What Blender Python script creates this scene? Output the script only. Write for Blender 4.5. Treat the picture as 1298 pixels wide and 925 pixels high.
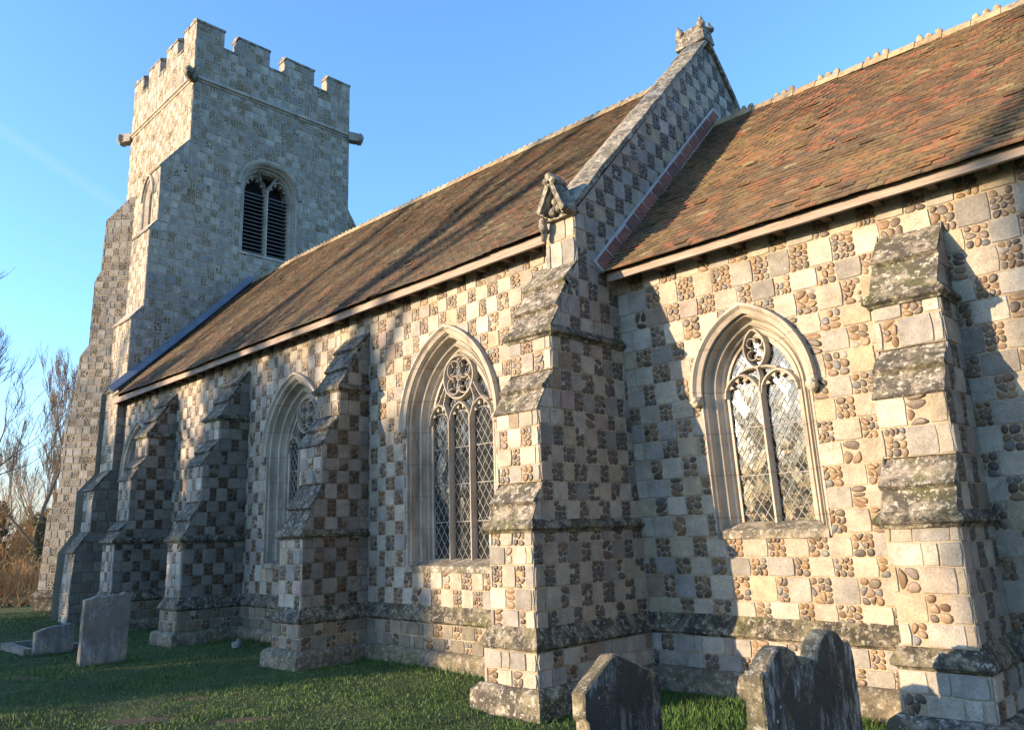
import bpy, bmesh, math, random
import numpy as np
from mathutils import Vector, Matrix, noise as mnoise
from mathutils.geometry import tessellate_polygon
R = random.Random(7)
rad = math.radians
scene = bpy.context.scene
for o in list(bpy.data.objects):
    bpy.data.objects.remove(o)
COL = scene.collection

# ------------------------------------------------------------------ camera
cd = bpy.data.cameras.new('camera')
cam = bpy.data.objects.new('camera', cd)
COL.objects.link(cam)
cd.sensor_fit = 'HORIZONTAL'
cd.sensor_width = 36.0
cd.lens = 36.0 * 997.025 / 1298.0
cd.clip_start = 0.05
cd.clip_end = 6000
_r = Vector((0.70668678, 0.70687384, -0.03038368))
_u = Vector((0.16776339, -0.12569083, 0.97778181))
_f = Vector((-0.68734943, 0.69608275, 0.2074116))
m = Matrix((_r, _u, -_f)).transposed().to_4x4()
m.translation = Vector((5.14458722, -6.4650377, 1.6018185))
cam.matrix_world = m
scene.camera = cam

# ------------------------------------------------------------------ sky and sun
SUN_AZ = 31.0      # degrees west of south
SUN_EL = 8.8
sdir = Vector((-math.sin(rad(SUN_AZ)) * math.cos(rad(SUN_EL)), -math.cos(rad(SUN_AZ)) * math.cos(rad(SUN_EL)), math.sin(rad(SUN_EL))))
world = bpy.data.worlds.new('World')
scene.world = world
world.use_nodes = True
wn = world.node_tree.nodes
wl = world.node_tree.links
wn.clear()
wo = wn.new('ShaderNodeOutputWorld')
bg = wn.new('ShaderNodeBackground')
sky = wn.new('ShaderNodeTexSky')
sky.sky_type = 'NISHITA'
sky.sun_disc = False
sky.sun_elevation = rad(SUN_EL)
sky.sun_rotation = rad(180 + SUN_AZ)
sky.altitude = 50
sky.air_density = 1.0
sky.dust_density = 0.7
sky.ozone_density = 4.0
bg.inputs['Strength'].default_value = 0.15
tcw = wn.new('ShaderNodeTexCoord')
sep = wn.new('ShaderNodeSeparateXYZ')
wl.new(tcw.outputs['Generated'], sep.inputs[0])
mp = wn.new('ShaderNodeMapping')
mp.inputs['Scale'].default_value = (2.2, 2.2, 9.0)
wl.new(tcw.outputs['Generated'], mp.inputs['Vector'])
nz = wn.new('ShaderNodeTexNoise')
nz.inputs['Scale'].default_value = 1.6
nz.inputs['Detail'].default_value = 7
nz.inputs['Roughness'].default_value = 0.6
wl.new(mp.outputs[0], nz.inputs['Vector'])
r1 = wn.new('ShaderNodeValToRGB')
r1.color_ramp.elements[0].position = 0.34
r1.color_ramp.elements[1].position = 0.6
wl.new(nz.outputs['Fac'], r1.inputs[0])
r2 = wn.new('ShaderNodeMapRange')          # thin cloud only low in the sky
r2.inputs['From Min'].default_value = 0.22
r2.inputs['From Max'].default_value = 0.05
wl.new(sep.outputs['Z'], r2.inputs['Value'])
mu = wn.new('ShaderNodeMath')
mu.operation = 'MULTIPLY'
wl.new(r1.outputs[0], mu.inputs[0])
wl.new(r2.outputs[0], mu.inputs[1])
mu2 = wn.new('ShaderNodeMath')
mu2.operation = 'MULTIPLY'
mu2.inputs[1].default_value = 0.75
wl.new(mu.outputs[0], mu2.inputs[0])
mxw = wn.new('ShaderNodeMix')
mxw.data_type = 'RGBA'
wl.new(mu2.outputs[0], mxw.inputs[0])
wl.new(sky.outputs[0], mxw.inputs[6])
mxw.inputs[7].default_value = (1.2, 1.13, 1.32, 1)
def vdot(v):
    d_ = wn.new('ShaderNodeVectorMath')
    d_.operation = 'DOT_PRODUCT'
    d_.inputs[1].default_value = v
    nm = wn.new('ShaderNodeVectorMath')
    nm.operation = 'NORMALIZE'
    wl.new(tcw.outputs['Generated'], nm.inputs[0])
    wl.new(nm.outputs[0], d_.inputs[0])
    return d_.outputs['Value']


ab = wn.new('ShaderNodeMath')
ab.operation = 'ABSOLUTE'
wl.new(vdot((-0.45195, -0.35213, -0.8196)), ab.inputs[0])
c1 = wn.new('ShaderNodeMapRange')          # an old vapour trail
c1.interpolation_type = 'SMOOTHSTEP'
c1.inputs['From Min'].default_value = 0.011
c1.inputs['From Max'].default_value = 0.0
wl.new(ab.outputs[0], c1.inputs['Value'])
c2 = wn.new('ShaderNodeMapRange')
c2.interpolation_type = 'SMOOTHSTEP'
c2.inputs['From Min'].default_value = 0.990
c2.inputs['From Max'].default_value = 0.9985
wl.new(vdot((-0.8918, 0.19954, 0.40604)), c2.inputs['Value'])
c3 = wn.new('ShaderNodeMath')
c3.operation = 'MULTIPLY'
wl.new(c1.outputs[0], c3.inputs[0])
wl.new(c2.outputs[0], c3.inputs[1])
c4 = wn.new('ShaderNodeMath')
c4.operation = 'MULTIPLY'
c4.inputs[1].default_value = 0.07
wl.new(c3.outputs[0], c4.inputs[0])
mx2 = wn.new('ShaderNodeMix')
mx2.data_type = 'RGBA'
wl.new(c4.outputs[0], mx2.inputs[0])
wl.new(mxw.outputs[2], mx2.inputs[6])
mx2.inputs[7].default_value = (1.75, 1.75, 1.8, 1)
wl.new(mx2.outputs[2], bg.inputs['Color'])
wl.new(bg.outputs[0], wo.inputs['Surface'])
ld = bpy.data.lights.new('sun', 'SUN')
ld.energy = 3.0
ld.angle = rad(0.5)
ld.color = (1.0, 0.73, 0.45)
sun = bpy.data.objects.new('sun', ld)
COL.objects.link(sun)
sun.rotation_euler = sdir.to_track_quat('Z', 'Y').to_euler()
sun.location = (-30, -40, 40)
scene.view_settings.view_transform = 'Standard'
scene.view_settings.look = 'None'
scene.view_settings.gamma = 1.0
scene.view_settings.exposure = 2.1
scene.view_settings.use_curve_mapping = False
scene.render.engine = 'CYCLES'


# ------------------------------------------------------------------ materials
def newmat(name):
    mt = bpy.data.materials.new(name)
    mt.use_nodes = True
    nt = mt.node_tree
    nt.nodes.clear()
    out = nt.nodes.new('ShaderNodeOutputMaterial')
    bs = nt.nodes.new('ShaderNodeBsdfPrincipled')
    nt.links.new(bs.outputs[0], out.inputs[0])
    return mt, nt, bs


class NG:
    """small helper around a node tree"""
    def __init__(s, nt):
        s.nt = nt
        tc = nt.nodes.new('ShaderNodeTexCoord')
        s.co = tc.outputs['Object']

    def n(s, t):
        return s.nt.nodes.new(t)

    def link(s, a, b):
        s.nt.links.new(a, b)

    def noise(s, scale, detail=4, rough=0.6, dist=0.0, co=None):
        x = s.n('ShaderNodeTexNoise')
        x.inputs['Scale'].default_value = scale
        x.inputs['Detail'].default_value = detail
        x.inputs['Roughness'].default_value = rough
        x.inputs['Distortion'].default_value = dist
        s.link(co or s.co, x.inputs['Vector'])
        return x.outputs['Fac']

    def scaled(s, v):
        x = s.n('ShaderNodeMapping')
        x.inputs['Scale'].default_value = v
        s.link(s.co, x.inputs['Vector'])
        return x.outputs[0]

    def vor(s, scale, feature='F1', rnd=1.0):
        x = s.n('ShaderNodeTexVoronoi')
        x.feature = feature
        x.inputs['Scale'].default_value = scale
        x.inputs['Randomness'].default_value = rnd
        s.link(s.co, x.inputs['Vector'])
        return x

    def attr(s, name='rnd'):
        x = s.n('ShaderNodeAttribute')
        x.attribute_name = name
        return x.outputs['Fac']

    def ramp(s, fac, stops, interp='LINEAR'):
        x = s.n('ShaderNodeValToRGB')
        x.color_ramp.interpolation = interp
        e = x.color_ramp.elements
        while len(e) < len(stops):
            e.new(0.5)
        for el, (p, c) in zip(e, stops):
            el.position = p
            el.color = (c[0], c[1], c[2], 1) if not isinstance(c, (int, float)) else (c, c, c, 1)
        s.link(fac, x.inputs[0])
        return x.outputs[0]

    def mix(s, fac, a, b, mode='MIX'):
        x = s.n('ShaderNodeMix')
        x.data_type = 'RGBA'
        x.blend_type = mode
        if isinstance(fac, float):
            x.inputs[0].default_value = fac
        else:
            s.link(fac, x.inputs[0])
        for v, i in ((a, 6), (b, 7)):
            if isinstance(v, tuple):
                x.inputs[i].default_value = (v[0], v[1], v[2], 1)
            else:
                s.link(v, x.inputs[i])
        return x.outputs[2]

    def math(s, op, a, b=0.0):
        x = s.n('ShaderNodeMath')
        x.operation = op
        for v, i in ((a, 0), (b, 1)):
            if isinstance(v, (int, float)):
                x.inputs[i].default_value = v
            else:
                s.link(v, x.inputs[i])
        return x.outputs[0]

    def bump(s, bs, h, strength=0.5, dist=0.01):
        x = s.n('ShaderNodeBump')
        x.inputs['Strength'].default_value = strength
        x.inputs['Distance'].default_value = dist
        s.link(h, x.inputs['Height'])
        s.link(x.outputs[0], bs.inputs['Normal'])


def mask(g, scale, lo, hi, detail=5, rough=0.65, co=None):
    return g.ramp(g.noise(scale, detail, rough, co=co), [(lo, 0.0), (hi, 1.0)])


def mat_ashlar(name, stops, dirt=0.35, lichen=0.5):
    mt, nt, bs = newmat(name)
    g = NG(nt)
    c = g.ramp(g.attr(), stops, 'CONSTANT')
    v = g.ramp(g.noise(5, 6, 0.7), [(0.3, 0.62), (0.72, 1.2)])
    c = g.mix(1.0, c, v, 'MULTIPLY')
    grain = g.ramp(g.noise(75, 4, 0.75), [(0.32, 0.55), (0.47, 0.98), (0.66, 1.12)])
    c = g.mix(0.9, c, grain, 'MULTIPLY')
    pale = g.ramp(g.noise(48, 5, 0.8), [(0.58, 0.0), (0.66, 1.0)])
    c = g.mix(g.math('MULTIPLY', g.math('MULTIPLY', pale, mask(g, 3.3, 0.42, 0.62)), 0.5), c, (0.56, 0.53, 0.46))
    # soot and algae stains
    st = mask(g, 1.3, 0.48, 0.70)
    st2 = mask(g, 14, 0.45, 0.62)
    st = g.math('MULTIPLY', g.math('MULTIPLY', st, st2), dirt * 1.5)
    c = g.mix(st, c, (0.11, 0.10, 0.08))
    # pale lichen spots
    li = g.ramp(g.vor(17, 'F1').outputs['Distance'], [(0.10, 1.0), (0.2, 0.0)])
    li = g.math('MULTIPLY', g.math('MULTIPLY', li, mask(g, 2.2, 0.5, 0.62)), lichen)
    c = g.mix(li, c, (0.60, 0.58, 0.50))
    g.link(c, bs.inputs['Base Color'])
    bs.inputs['Roughness'].default_value = 0.92
    h = g.math('ADD', g.noise(20, 7, 0.78), g.math('MULTIPLY', g.noise(75, 4, 0.75), 0.6))
    g.bump(bs, h, 0.85, 0.016)
    return mt


LIME = [(0.0, (0.38, 0.34, 0.275)), (0.16, (0.44, 0.395, 0.32)), (0.32, (0.33, 0.31, 0.275)), (0.46, (0.46, 0.425, 0.36)),
        (0.60, (0.39, 0.335, 0.275)), (0.72, (0.30, 0.285, 0.26)), (0.82, (0.41, 0.345, 0.245)), (0.88, (0.36, 0.285, 0.25)), (0.92, (0.25, 0.235, 0.21)), (0.97, (0.28, 0.22, 0.16))]
GREY = [(0.0, (0.34, 0.315, 0.27)), (0.16, (0.40, 0.37, 0.315)), (0.32, (0.30, 0.28, 0.25)), (0.46, (0.44, 0.41, 0.355)),
        (0.60, (0.36, 0.325, 0.275)), (0.72, (0.27, 0.255, 0.235)), (0.82, (0.38, 0.345, 0.28)), (0.92, (0.31, 0.265, 0.215))]
M_ashlar = mat_ashlar('limestone_blocks', LIME)
M_towerstone = mat_ashlar('tower_limestone', GREY, 0.6, 0.4)
DARKST = [(0.0, (0.23, 0.20, 0.15)), (0.2, (0.28, 0.245, 0.185)), (0.4, (0.20, 0.175, 0.135)), (0.6, (0.26, 0.20, 0.13)), (0.8, (0.18, 0.165, 0.125))]
M_shadestone = mat_ashlar('shaded_stained_blocks', [(p, tuple(0.62 * q for q in c)) for p, c in GREY], 0.75, 0.25)  # stained grey blocks, darkened to put the east-face shade into the colour
M_brownstone = mat_ashlar('shaded_brown_blocks', [(p, (0.86 * c[0], 0.83 * c[1], 0.80 * c[2])) for p, c in LIME], 0.5, 0.3)  # limestone made darker and browner: shade of the east faces in the colour
M_plinthstone = mat_ashlar('plinth_limestone', DARKST, 0.55, 0.5)


def mat_flint(name, mul, grey=False):
    mt, nt, bs = newmat(name)
    g = NG(nt)
    c = g.ramp(g.attr(), [(p, tuple(mul * q for q in c)) for p, c in ((0.0, (0.18, 0.11, 0.06)), (0.14, (0.11, 0.08, 0.058)), (0.28, (0.23, 0.14, 0.07)), (0.42, (0.14, 0.108, 0.085)),
                          (0.56, (0.27, 0.175, 0.095)), (0.68, (0.085, 0.07, 0.06)), (0.76, (0.20, 0.14, 0.10)), (0.84, (0.14, 0.14, 0.145)), (0.90, (0.29, 0.20, 0.12)), (0.97, (0.34, 0.31, 0.27)))], 'CONSTANT')
    if grey:
        c = g.mix(0.5, c, (0.075, 0.072, 0.07))
    c = g.mix(0.8, c, g.ramp(g.noise(30, 5, 0.7), [(0.3, 0.55), (0.7, 1.25)]), 'MULTIPLY')
    g.link(c, bs.inputs['Base Color'])
    bs.inputs['Roughness'].default_value = 0.55
    g.bump(bs, g.noise(45, 4), 0.35, 0.008)
    return mt


def mat_mortar(name, mul):
    mt, nt, bs = newmat(name)
    g = NG(nt)
    c = g.ramp(g.noise(2.5, 5, 0.7), [(p, tuple(mul * q for q in c)) for p, c in ((0.3, (0.25, 0.195, 0.125)), (0.5, (0.34, 0.285, 0.205)), (0.7, (0.37, 0.325, 0.255)))])
    c = g.mix(0.7, c, g.ramp(g.noise(120, 2), [(0.35, 0.65), (0.6, 1.1)]), 'MULTIPLY')
    g.link(c, bs.inputs['Base Color'])
    bs.inputs['Roughness'].default_value = 0.97
    g.bump(bs, g.noise(60, 5, 0.75), 0.9, 0.012)
    return mt


def mat_weathered(name, base, black=0.8, pale=0.7, moss=0.5, fleck=1.0):
    mt, nt, bs = newmat(name)
    g = NG(nt)
    c = g.ramp(g.noise(4, 6, 0.7), [(0.3, tuple(x * 0.7 for x in base)), (0.7, tuple(min(1, x * 1.2) for x in base))])
    k = g.math('MULTIPLY', mask(g, 7, 0.38, 0.54, 7, 0.75), black)
    c = g.mix(k, c, (0.035, 0.032, 0.026))
    mo = g.math('MULTIPLY', mask(g, 3.1, 0.50, 0.60, 6), g.math('MULTIPLY', mask(g, 40, 0.42, 0.55), moss))
    c = g.mix(mo, c, (0.10, 0.105, 0.022))
    p = g.math('MULTIPLY', mask(g, 19, 0.555, 0.60, 6, 0.7), pale)
    c = g.mix(p, c, (0.52, 0.50, 0.43))
    s = g.ramp(g.vor(28 * fleck, 'F1').outputs['Distance'], [(0.16, 1.0), (0.24, 0.0)])
    s = g.math('MULTIPLY', g.math('MULTIPLY', s, mask(g, 5.3, 0.52, 0.58)), pale)
    c = g.mix(s, c, (0.46, 0.43, 0.36))
    g.link(c, bs.inputs['Base Color'])
    bs.inputs['Roughness'].default_value = 0.95
    h = g.math('ADD', g.noise(16, 7, 0.75), g.math('MULTIPLY', g.noise(70, 3), 0.5))
    g.bump(bs, h, 0.9, 0.02)
    return mt


M_flint = mat_flint('brown_flint_cobbles', 0.70)
M_greyflint = mat_flint('dark_grey_brown_flints', 0.5, True)
M_darkflint = mat_flint('dark_and_shaded_flints', 0.34)  # own dark tone on the tower, painted shade on nave buttress sides
M_mortar = mat_mortar('sandy_lime_mortar', 1.1)
M_towermortar = mat_mortar('pale_tower_mortar', 1.12)
M_darkmortar = mat_mortar('shade_darkened_mortar', 0.5)  # mortar for shaded east faces, their shade put into the colour
M_base = mat_weathered('mossy_base_course_stone', (0.27, 0.23, 0.165), 0.7, 0.35, 0.6)
M_slope = mat_weathered('mossy_weathering_stone', (0.29, 0.255, 0.20), 0.9, 0.6, 0.5)
M_lip = mat_weathered('algae_stained_string_stone', (0.23, 0.20, 0.145), 1.0, 0.4, 0.6)
M_coping = mat_weathered('lichen_coping_stone', (0.36, 0.325, 0.26), 0.75, 0.6, 0.3)
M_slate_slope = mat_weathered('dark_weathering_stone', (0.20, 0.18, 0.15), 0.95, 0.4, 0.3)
def mat_grave(name, b0, b1, st):
    mt, nt, bs = newmat(name)
    g = NG(nt)
    c = g.ramp(g.noise(6, 6, 0.7), [(0.3, b0), (0.7, b1)])
    co = g.scaled((1, 1, 0.28))
    k = g.math('MULTIPLY', mask(g, 14, 0.49, 0.57, 7, 0.8, co), mask(g, 2.6, 0.42, 0.56))
    c = g.mix(g.math('MULTIPLY', k, st), c, (0.34, 0.345, 0.345))
    s_ = g.ramp(g.vor(13, 'F1').outputs['Distance'], [(0.10, 1.0), (0.17, 0.0)])
    c = g.mix(g.math('MULTIPLY', s_, mask(g, 3.1, 0.46, 0.54)), c, (0.46, 0.45, 0.41))
    t_ = g.ramp(g.vor(31, 'F1').outputs['Distance'], [(0.12, 1.0), (0.2, 0.0)])
    c = g.mix(g.math('MULTIPLY', t_, mask(g, 4.7, 0.5, 0.58)), c, (0.42, 0.41, 0.37))
    y = g.math('MULTIPLY', mask(g, 4.2, 0.52, 0.62), mask(g, 30, 0.42, 0.6))
    c = g.mix(g.math('MULTIPLY', y, 0.6), c, (0.34, 0.27, 0.10))
    g.link(c, bs.inputs['Base Color'])
    bs.inputs['Roughness'].default_value = 0.95
    g.bump(bs, g.math('ADD', g.noise(18, 7, 0.75), g.math('MULTIPLY', g.noise(70, 3), 0.5)), 0.8, 0.015)
    return mt


M_grave = mat_grave('lichen_streaked_gravestone', (0.026, 0.025, 0.022), (0.062, 0.057, 0.049), 0.8)
M_ochre = mat_weathered('ochre_lichen_edge', (0.31, 0.265, 0.165), 0.75, 0.5, 0.3, 0.8)
M_gravepale = mat_grave('grey_gravestone', (0.12, 0.108, 0.092), (0.22, 0.195, 0.165), 0.75)


def mat_dressed(name, base, dirt):
    mt, nt, bs = newmat(name)
    g = NG(nt)
    c = g.ramp(g.noise(2.2, 6, 0.65), [(0.3, tuple(x * 0.72 for x in base)), (0.7, tuple(min(1, x * 1.12) for x in base))])
    c = g.mix(0.6, c, g.ramp(g.noise(70, 3, 0.7), [(0.35, 0.72), (0.6, 1.05)]), 'MULTIPLY')
    # block joints every so often up the height
    w = g.n('ShaderNodeTexWave')
    w.wave_type = 'BANDS'
    w.bands_direction = 'Z'
    w.wave_profile = 'SIN'
    w.inputs['Scale'].default_value = 0.75
    w.inputs['Distortion'].default_value = 0.0
    g.link(g.co, w.inputs['Vector'])
    j = g.ramp(w.outputs['Fac'], [(0.0, 0.55), (0.004, 0.0)])
    c = g.mix(j, c, (0.12, 0.10, 0.08))
    st = g.math('MULTIPLY', mask(g, 2.7, 0.5, 0.68, 6, 0.7, g.scaled((1, 1, 0.35))), dirt)
    c = g.mix(st, c, (0.10, 0.085, 0.065))
    g.link(c, bs.inputs['Base Color'])
    bs.inputs['Roughness'].default_value = 0.9
    g.bump(bs, g.noise(40, 5, 0.7), 0.45, 0.008)
    return mt


M_dressed = mat_dressed('dressed_window_stone', (0.41, 0.365, 0.30), 0.75)
M_dressed_dark = mat_dressed('weathered_tracery_stone', (0.34, 0.305, 0.255), 0.55)


def mat_tile(name, stops, lich, lich_col):
    mt, nt, bs = newmat(name)
    g = NG(nt)
    c = g.ramp(g.attr(), stops, 'CONSTANT')
    c = g.mix(0.9, c, g.ramp(g.noise(1.1, 5, 0.6), [(0.3, 0.65), (0.7, 1.2)]), 'MULTIPLY')
    c = g.mix(0.8, c, g.ramp(g.noise(26, 5, 0.7), [(0.3, 0.6), (0.7, 1.2)]), 'MULTIPLY')
    l = g.math('MULTIPLY', g.math('MULTIPLY', mask(g, 0.8, 0.40, 0.62), mask(g, 21, 0.45, 0.60, 6)), lich)
    c = g.mix(l, c, lich_col)
    d = g.math('MULTIPLY', mask(g, 12, 0.52, 0.64, 6), 0.55)
    c = g.mix(d, c, (0.045, 0.038, 0.03))
    g.link(c, bs.inputs['Base Color'])
    bs.inputs['Roughness'].default_value = 0.9
    g.bump(bs, g.noise(55, 5, 0.7), 0.5, 0.008)
    return mt


TILES = [(0.0, (0.19, 0.115, 0.065)), (0.15, (0.155, 0.10, 0.06)), (0.30, (0.23, 0.135, 0.07)), (0.44, (0.17, 0.115, 0.07)), (0.57, (0.21, 0.145, 0.08)),
         (0.66, (0.30, 0.14, 0.07)), (0.78, (0.12, 0.085, 0.06)), (0.86, (0.25, 0.185, 0.095)), (0.92, (0.34, 0.14, 0.08)), (0.985, (0.38, 0.32, 0.18))]
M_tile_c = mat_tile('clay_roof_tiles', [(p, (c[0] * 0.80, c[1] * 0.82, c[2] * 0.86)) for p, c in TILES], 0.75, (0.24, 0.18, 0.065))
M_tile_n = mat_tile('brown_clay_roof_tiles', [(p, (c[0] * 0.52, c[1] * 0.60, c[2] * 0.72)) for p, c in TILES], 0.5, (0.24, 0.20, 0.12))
M_ridge = mat_tile('lichened_ridge_tiles', [(0.0, (0.34, 0.25, 0.14)), (0.4, (0.28, 0.20, 0.11)), (0.7, (0.38, 0.29, 0.17))], 0.8, (0.46, 0.38, 0.22))
M_flash = mat_tile('red_flashing_tiles', [(0.0, (0.27, 0.085, 0.055)), (0.35, (0.22, 0.075, 0.05)), (0.7, (0.16, 0.065, 0.05)), (0.85, (0.31, 0.10, 0.065))], 0.15, (0.3, 0.25, 0.2))


def mat_simple(name, c0, c1, scale=6, rough=0.8, stretch=(1, 1, 1), bump=0.3, metallic=0.0, bscale=40):
    mt, nt, bs = newmat(name)
    g = NG(nt)
    co = g.scaled(stretch)
    c = g.ramp(g.noise(scale, 6, 0.65, co=co), [(0.32, c0), (0.68, c1)])
    g.link(c, bs.inputs['Base Color'])
    bs.inputs['Roughness'].default_value = rough
    bs.inputs['Metallic'].default_value = metallic
    g.bump(bs, g.noise(bscale, 4, 0.7, co=co), bump, 0.01)
    return mt


M_board = mat_simple('weathered_eaves_board', (0.19, 0.145, 0.12), (0.33, 0.275, 0.24), 5, 0.85, (0.5, 4, 8))
M_rafter = mat_simple('dark_rafter_timber', (0.05, 0.032, 0.022), (0.10, 0.065, 0.045), 7)
M_lead = mat_simple('blue_grey_lead', (0.09, 0.11, 0.15), (0.15, 0.18, 0.23), 4, 0.55, bump=0.15)
M_came = mat_simple('window_leading', (0.16, 0.16, 0.16), (0.34, 0.34, 0.33), 14, 0.6, bump=0.1)
M_louvre = mat_simple('louvre_slats', (0.07, 0.07, 0.075), (0.13, 0.125, 0.12), 8, 0.8)
M_void = mat_simple('dark_belfry_interior', (0.006, 0.006, 0.007), (0.012, 0.012, 0.013), 5, 0.95)
M_bark = mat_simple('tree_bark', (0.10, 0.075, 0.045), (0.22, 0.17, 0.10), 9, 0.95, (3, 3, 0.6), 0.8)
M_twig = mat_simple('bare_twigs', (0.15, 0.12, 0.09), (0.25, 0.20, 0.15), 4, 0.95)
M_greytwig = mat_simple('grey_bare_twigs', (0.09, 0.075, 0.06), (0.15, 0.12, 0.10), 4, 0.95)
M_bramble = mat_simple('dry_undergrowth', (0.34, 0.19, 0.085), (0.52, 0.34, 0.16), 3, 0.95)
M_ever = mat_simple('dark_evergreen_leaves', (0.018, 0.032, 0.012), (0.05, 0.075, 0.024), 5, 0.7)
M_ivy = mat_simple('ivy_leaves', (0.022, 0.042, 0.014), (0.055, 0.085, 0.03), 9, 0.5)


def mat_glass():
    mt, nt, bs = newmat('old_leaded_glass')
    g = NG(nt)
    g.link(g.ramp(g.attr(), [(0.0, (0.010, 0.013, 0.014)), (0.6, (0.018, 0.02, 0.02)), (1.0, (0.03, 0.033, 0.03))]), bs.inputs['Base Color'])
    bs.inputs['Roughness'].default_value = 0.06
    bs.inputs['IOR'].default_value = 1.75
    g.bump(bs, g.noise(9, 3, 0.5), 0.25, 0.01)
    return mt


M_glass = mat_glass()


def mat_grass():
    mt, nt, bs = newmat('short_churchyard_grass')
    g = NG(nt)
    c = g.ramp(g.attr(), [(0.0, (0.030, 0.085, 0.009)), (0.4, (0.046, 0.12, 0.012)), (0.75, (0.066, 0.145, 0.017)), (0.95, (0.10, 0.15, 0.03)), (1.0, (0.17, 0.15, 0.06))])
    c = g.mix(0.8, c, g.ramp(g.noise(1.2, 4), [(0.32, 0.42), (0.5, 0.85), (0.68, 1.15)]), 'MULTIPLY')
    g.link(c, bs.inputs['Base Color'])
    bs.inputs['Roughness'].default_value = 0.75
    return mt


def mat_ground():
    mt, nt, bs = newmat('churchyard_turf')
    g = NG(nt)
    c = g.ramp(g.noise(3.5, 7, 0.72), [(0.30, (0.016, 0.032, 0.007)), (0.5, (0.032, 0.066, 0.011)), (0.7, (0.055, 0.085, 0.016))])
    e = g.attr('earth')
    en = g.math('MULTIPLY', e, g.ramp(g.noise(9, 6, 0.7), [(0.3, 0.5), (0.6, 1.4)]))
    c = g.mix(g.ramp(en, [(0.25, 0.0), (0.6, 1.0)]), c, g.ramp(g.noise(25, 5), [(0.3, (0.035, 0.024, 0.014)), (0.7, (0.10, 0.07, 0.04))]))
    g.link(c, bs.inputs['Base Color'])
    bs.inputs['Roughness'].default_value = 0.97
    g.bump(bs, g.math('ADD', g.noise(30, 6, 0.75), g.noise(8, 4)), 1.0, 0.05)
    return mt


M_grass = mat_grass()
M_ground = mat_ground()


# ------------------------------------------------------------------ mesh building
class MB:
    def __init__(s):
        s.v = []; s.f = []; s.m = []; s.r = []; s.s = []

    def add(s, verts, faces, mat=0, rnd=None, smooth=False):
        b = len(s.v)
        s.v.extend(tuple(p) for p in verts)
        if rnd is None:
            rnd = R.random()
        for f in faces:
            s.f.append(tuple(i + b for i in f))
            s.m.append(mat); s.r.append(rnd); s.s.append(smooth)

    def box(s, p0, p1, mat=0, rnd=None):
        (a, b, c), (d, e, f) = p0, p1
        vs = [(a, b, c), (d, b, c), (d, e, c), (a, e, c), (a, b, f), (d, b, f), (d, e, f), (a, e, f)]
        s.add(vs, [(0, 3, 2, 1), (4, 5, 6, 7), (0, 1, 5, 4), (1, 2, 6, 5), (2, 3, 7, 6), (3, 0, 4, 7)], mat, rnd)

    def hull8(s, vs, mat=0, rnd=None):
        s.add(vs, [(0, 3, 2, 1), (4, 5, 6, 7), (0, 1, 5, 4), (1, 2, 6, 5), (2, 3, 7, 6), (3, 0, 4, 7)], mat, rnd)

    def tube(s, pts, radii, sides=5, mat=0, rnd=None, cap=True):
        vs = []; fs = []
        n = len(pts)
        prev = None
        for i, p in enumerate(pts):
            p = Vector(p)
            a = Vector(pts[max(0, i - 1)]); b = Vector(pts[min(n - 1, i + 1)])
            d = (b - a)
            if d.length < 1e-9:
                d = Vector((0, 0, 1))
            d.normalize()
            if prev is None:
                t = Vector((0, 0, 1)) if abs(d.z) < 0.9 else Vector((1, 0, 0))
                x = d.cross(t).normalized()
            else:
                x = (prev - d * prev.dot(d))
                x = x.normalized() if x.length > 1e-6 else d.orthogonal().normalized()
            prev = x
            y = d.cross(x)
            for k in range(sides):
                an = 2 * math.pi * k / sides
                vs.append(p + (x * math.cos(an) + y * math.sin(an)) * radii[i])
        for i in range(n - 1):
            for k in range(sides):
                k2 = (k + 1) % sides
                fs.append((i * sides + k, i * sides + k2, (i + 1) * sides + k2, (i + 1) * sides + k))
        if cap:
            fs.append(tuple(range(sides - 1, -1, -1)))
            fs.append(tuple((n - 1) * sides + k for k in range(sides)))
        s.add(vs, fs, mat, rnd, True)

    def lump(s, c, r, seed=0, amp=0.25, freq=6.0, mat=0, sub=2, rot=0.0):
        bm = bmesh.new()
        bmesh.ops.create_icosphere(bm, subdivisions=sub, radius=1.0)
        vs = []
        cr, sr = math.cos(rot), math.sin(rot)
        for v in bm.verts:
            p = v.co.copy()
            k = 1 + amp * mnoise.noise(p * freq * 0.4 + Vector((seed, seed * 1.7, 0)))
            x, y, z = p.x * r[0] * k, p.y * r[1] * k, p.z * r[2] * k
            vs.append((c[0] + x * cr - y * sr, c[1] + x * sr + y * cr, c[2] + z))
        s.add(vs, [tuple(v.index for v in f.verts) for f in bm.faces], mat, None, True)
        bm.free()

    def build(s, name, mats, parent=None, bevel=0.0):
        me = bpy.data.meshes.new(name)
        me.from_pydata(s.v, [], s.f)
        if not isinstance(mats, (list, tuple)):
            mats = [mats]
        for mm in mats:
            me.materials.append(mm)
        me.polygons.foreach_set('material_index', s.m)
        me.polygons.foreach_set('use_smooth', s.s)
        at = me.attributes.new('rnd', 'FLOAT', 'FACE')
        at.data.foreach_set('value', s.r)
        me.update()
        o = bpy.data.objects.new(name, me)
        COL.objects.link(o)
        if parent:
            o.parent = parent
        if bevel:
            b = o.modifiers.new('bevel', 'BEVEL')
            b.width = bevel; b.segments = 2; b.limit_method = 'ANGLE'; b.angle_limit = rad(40)
        return o


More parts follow.
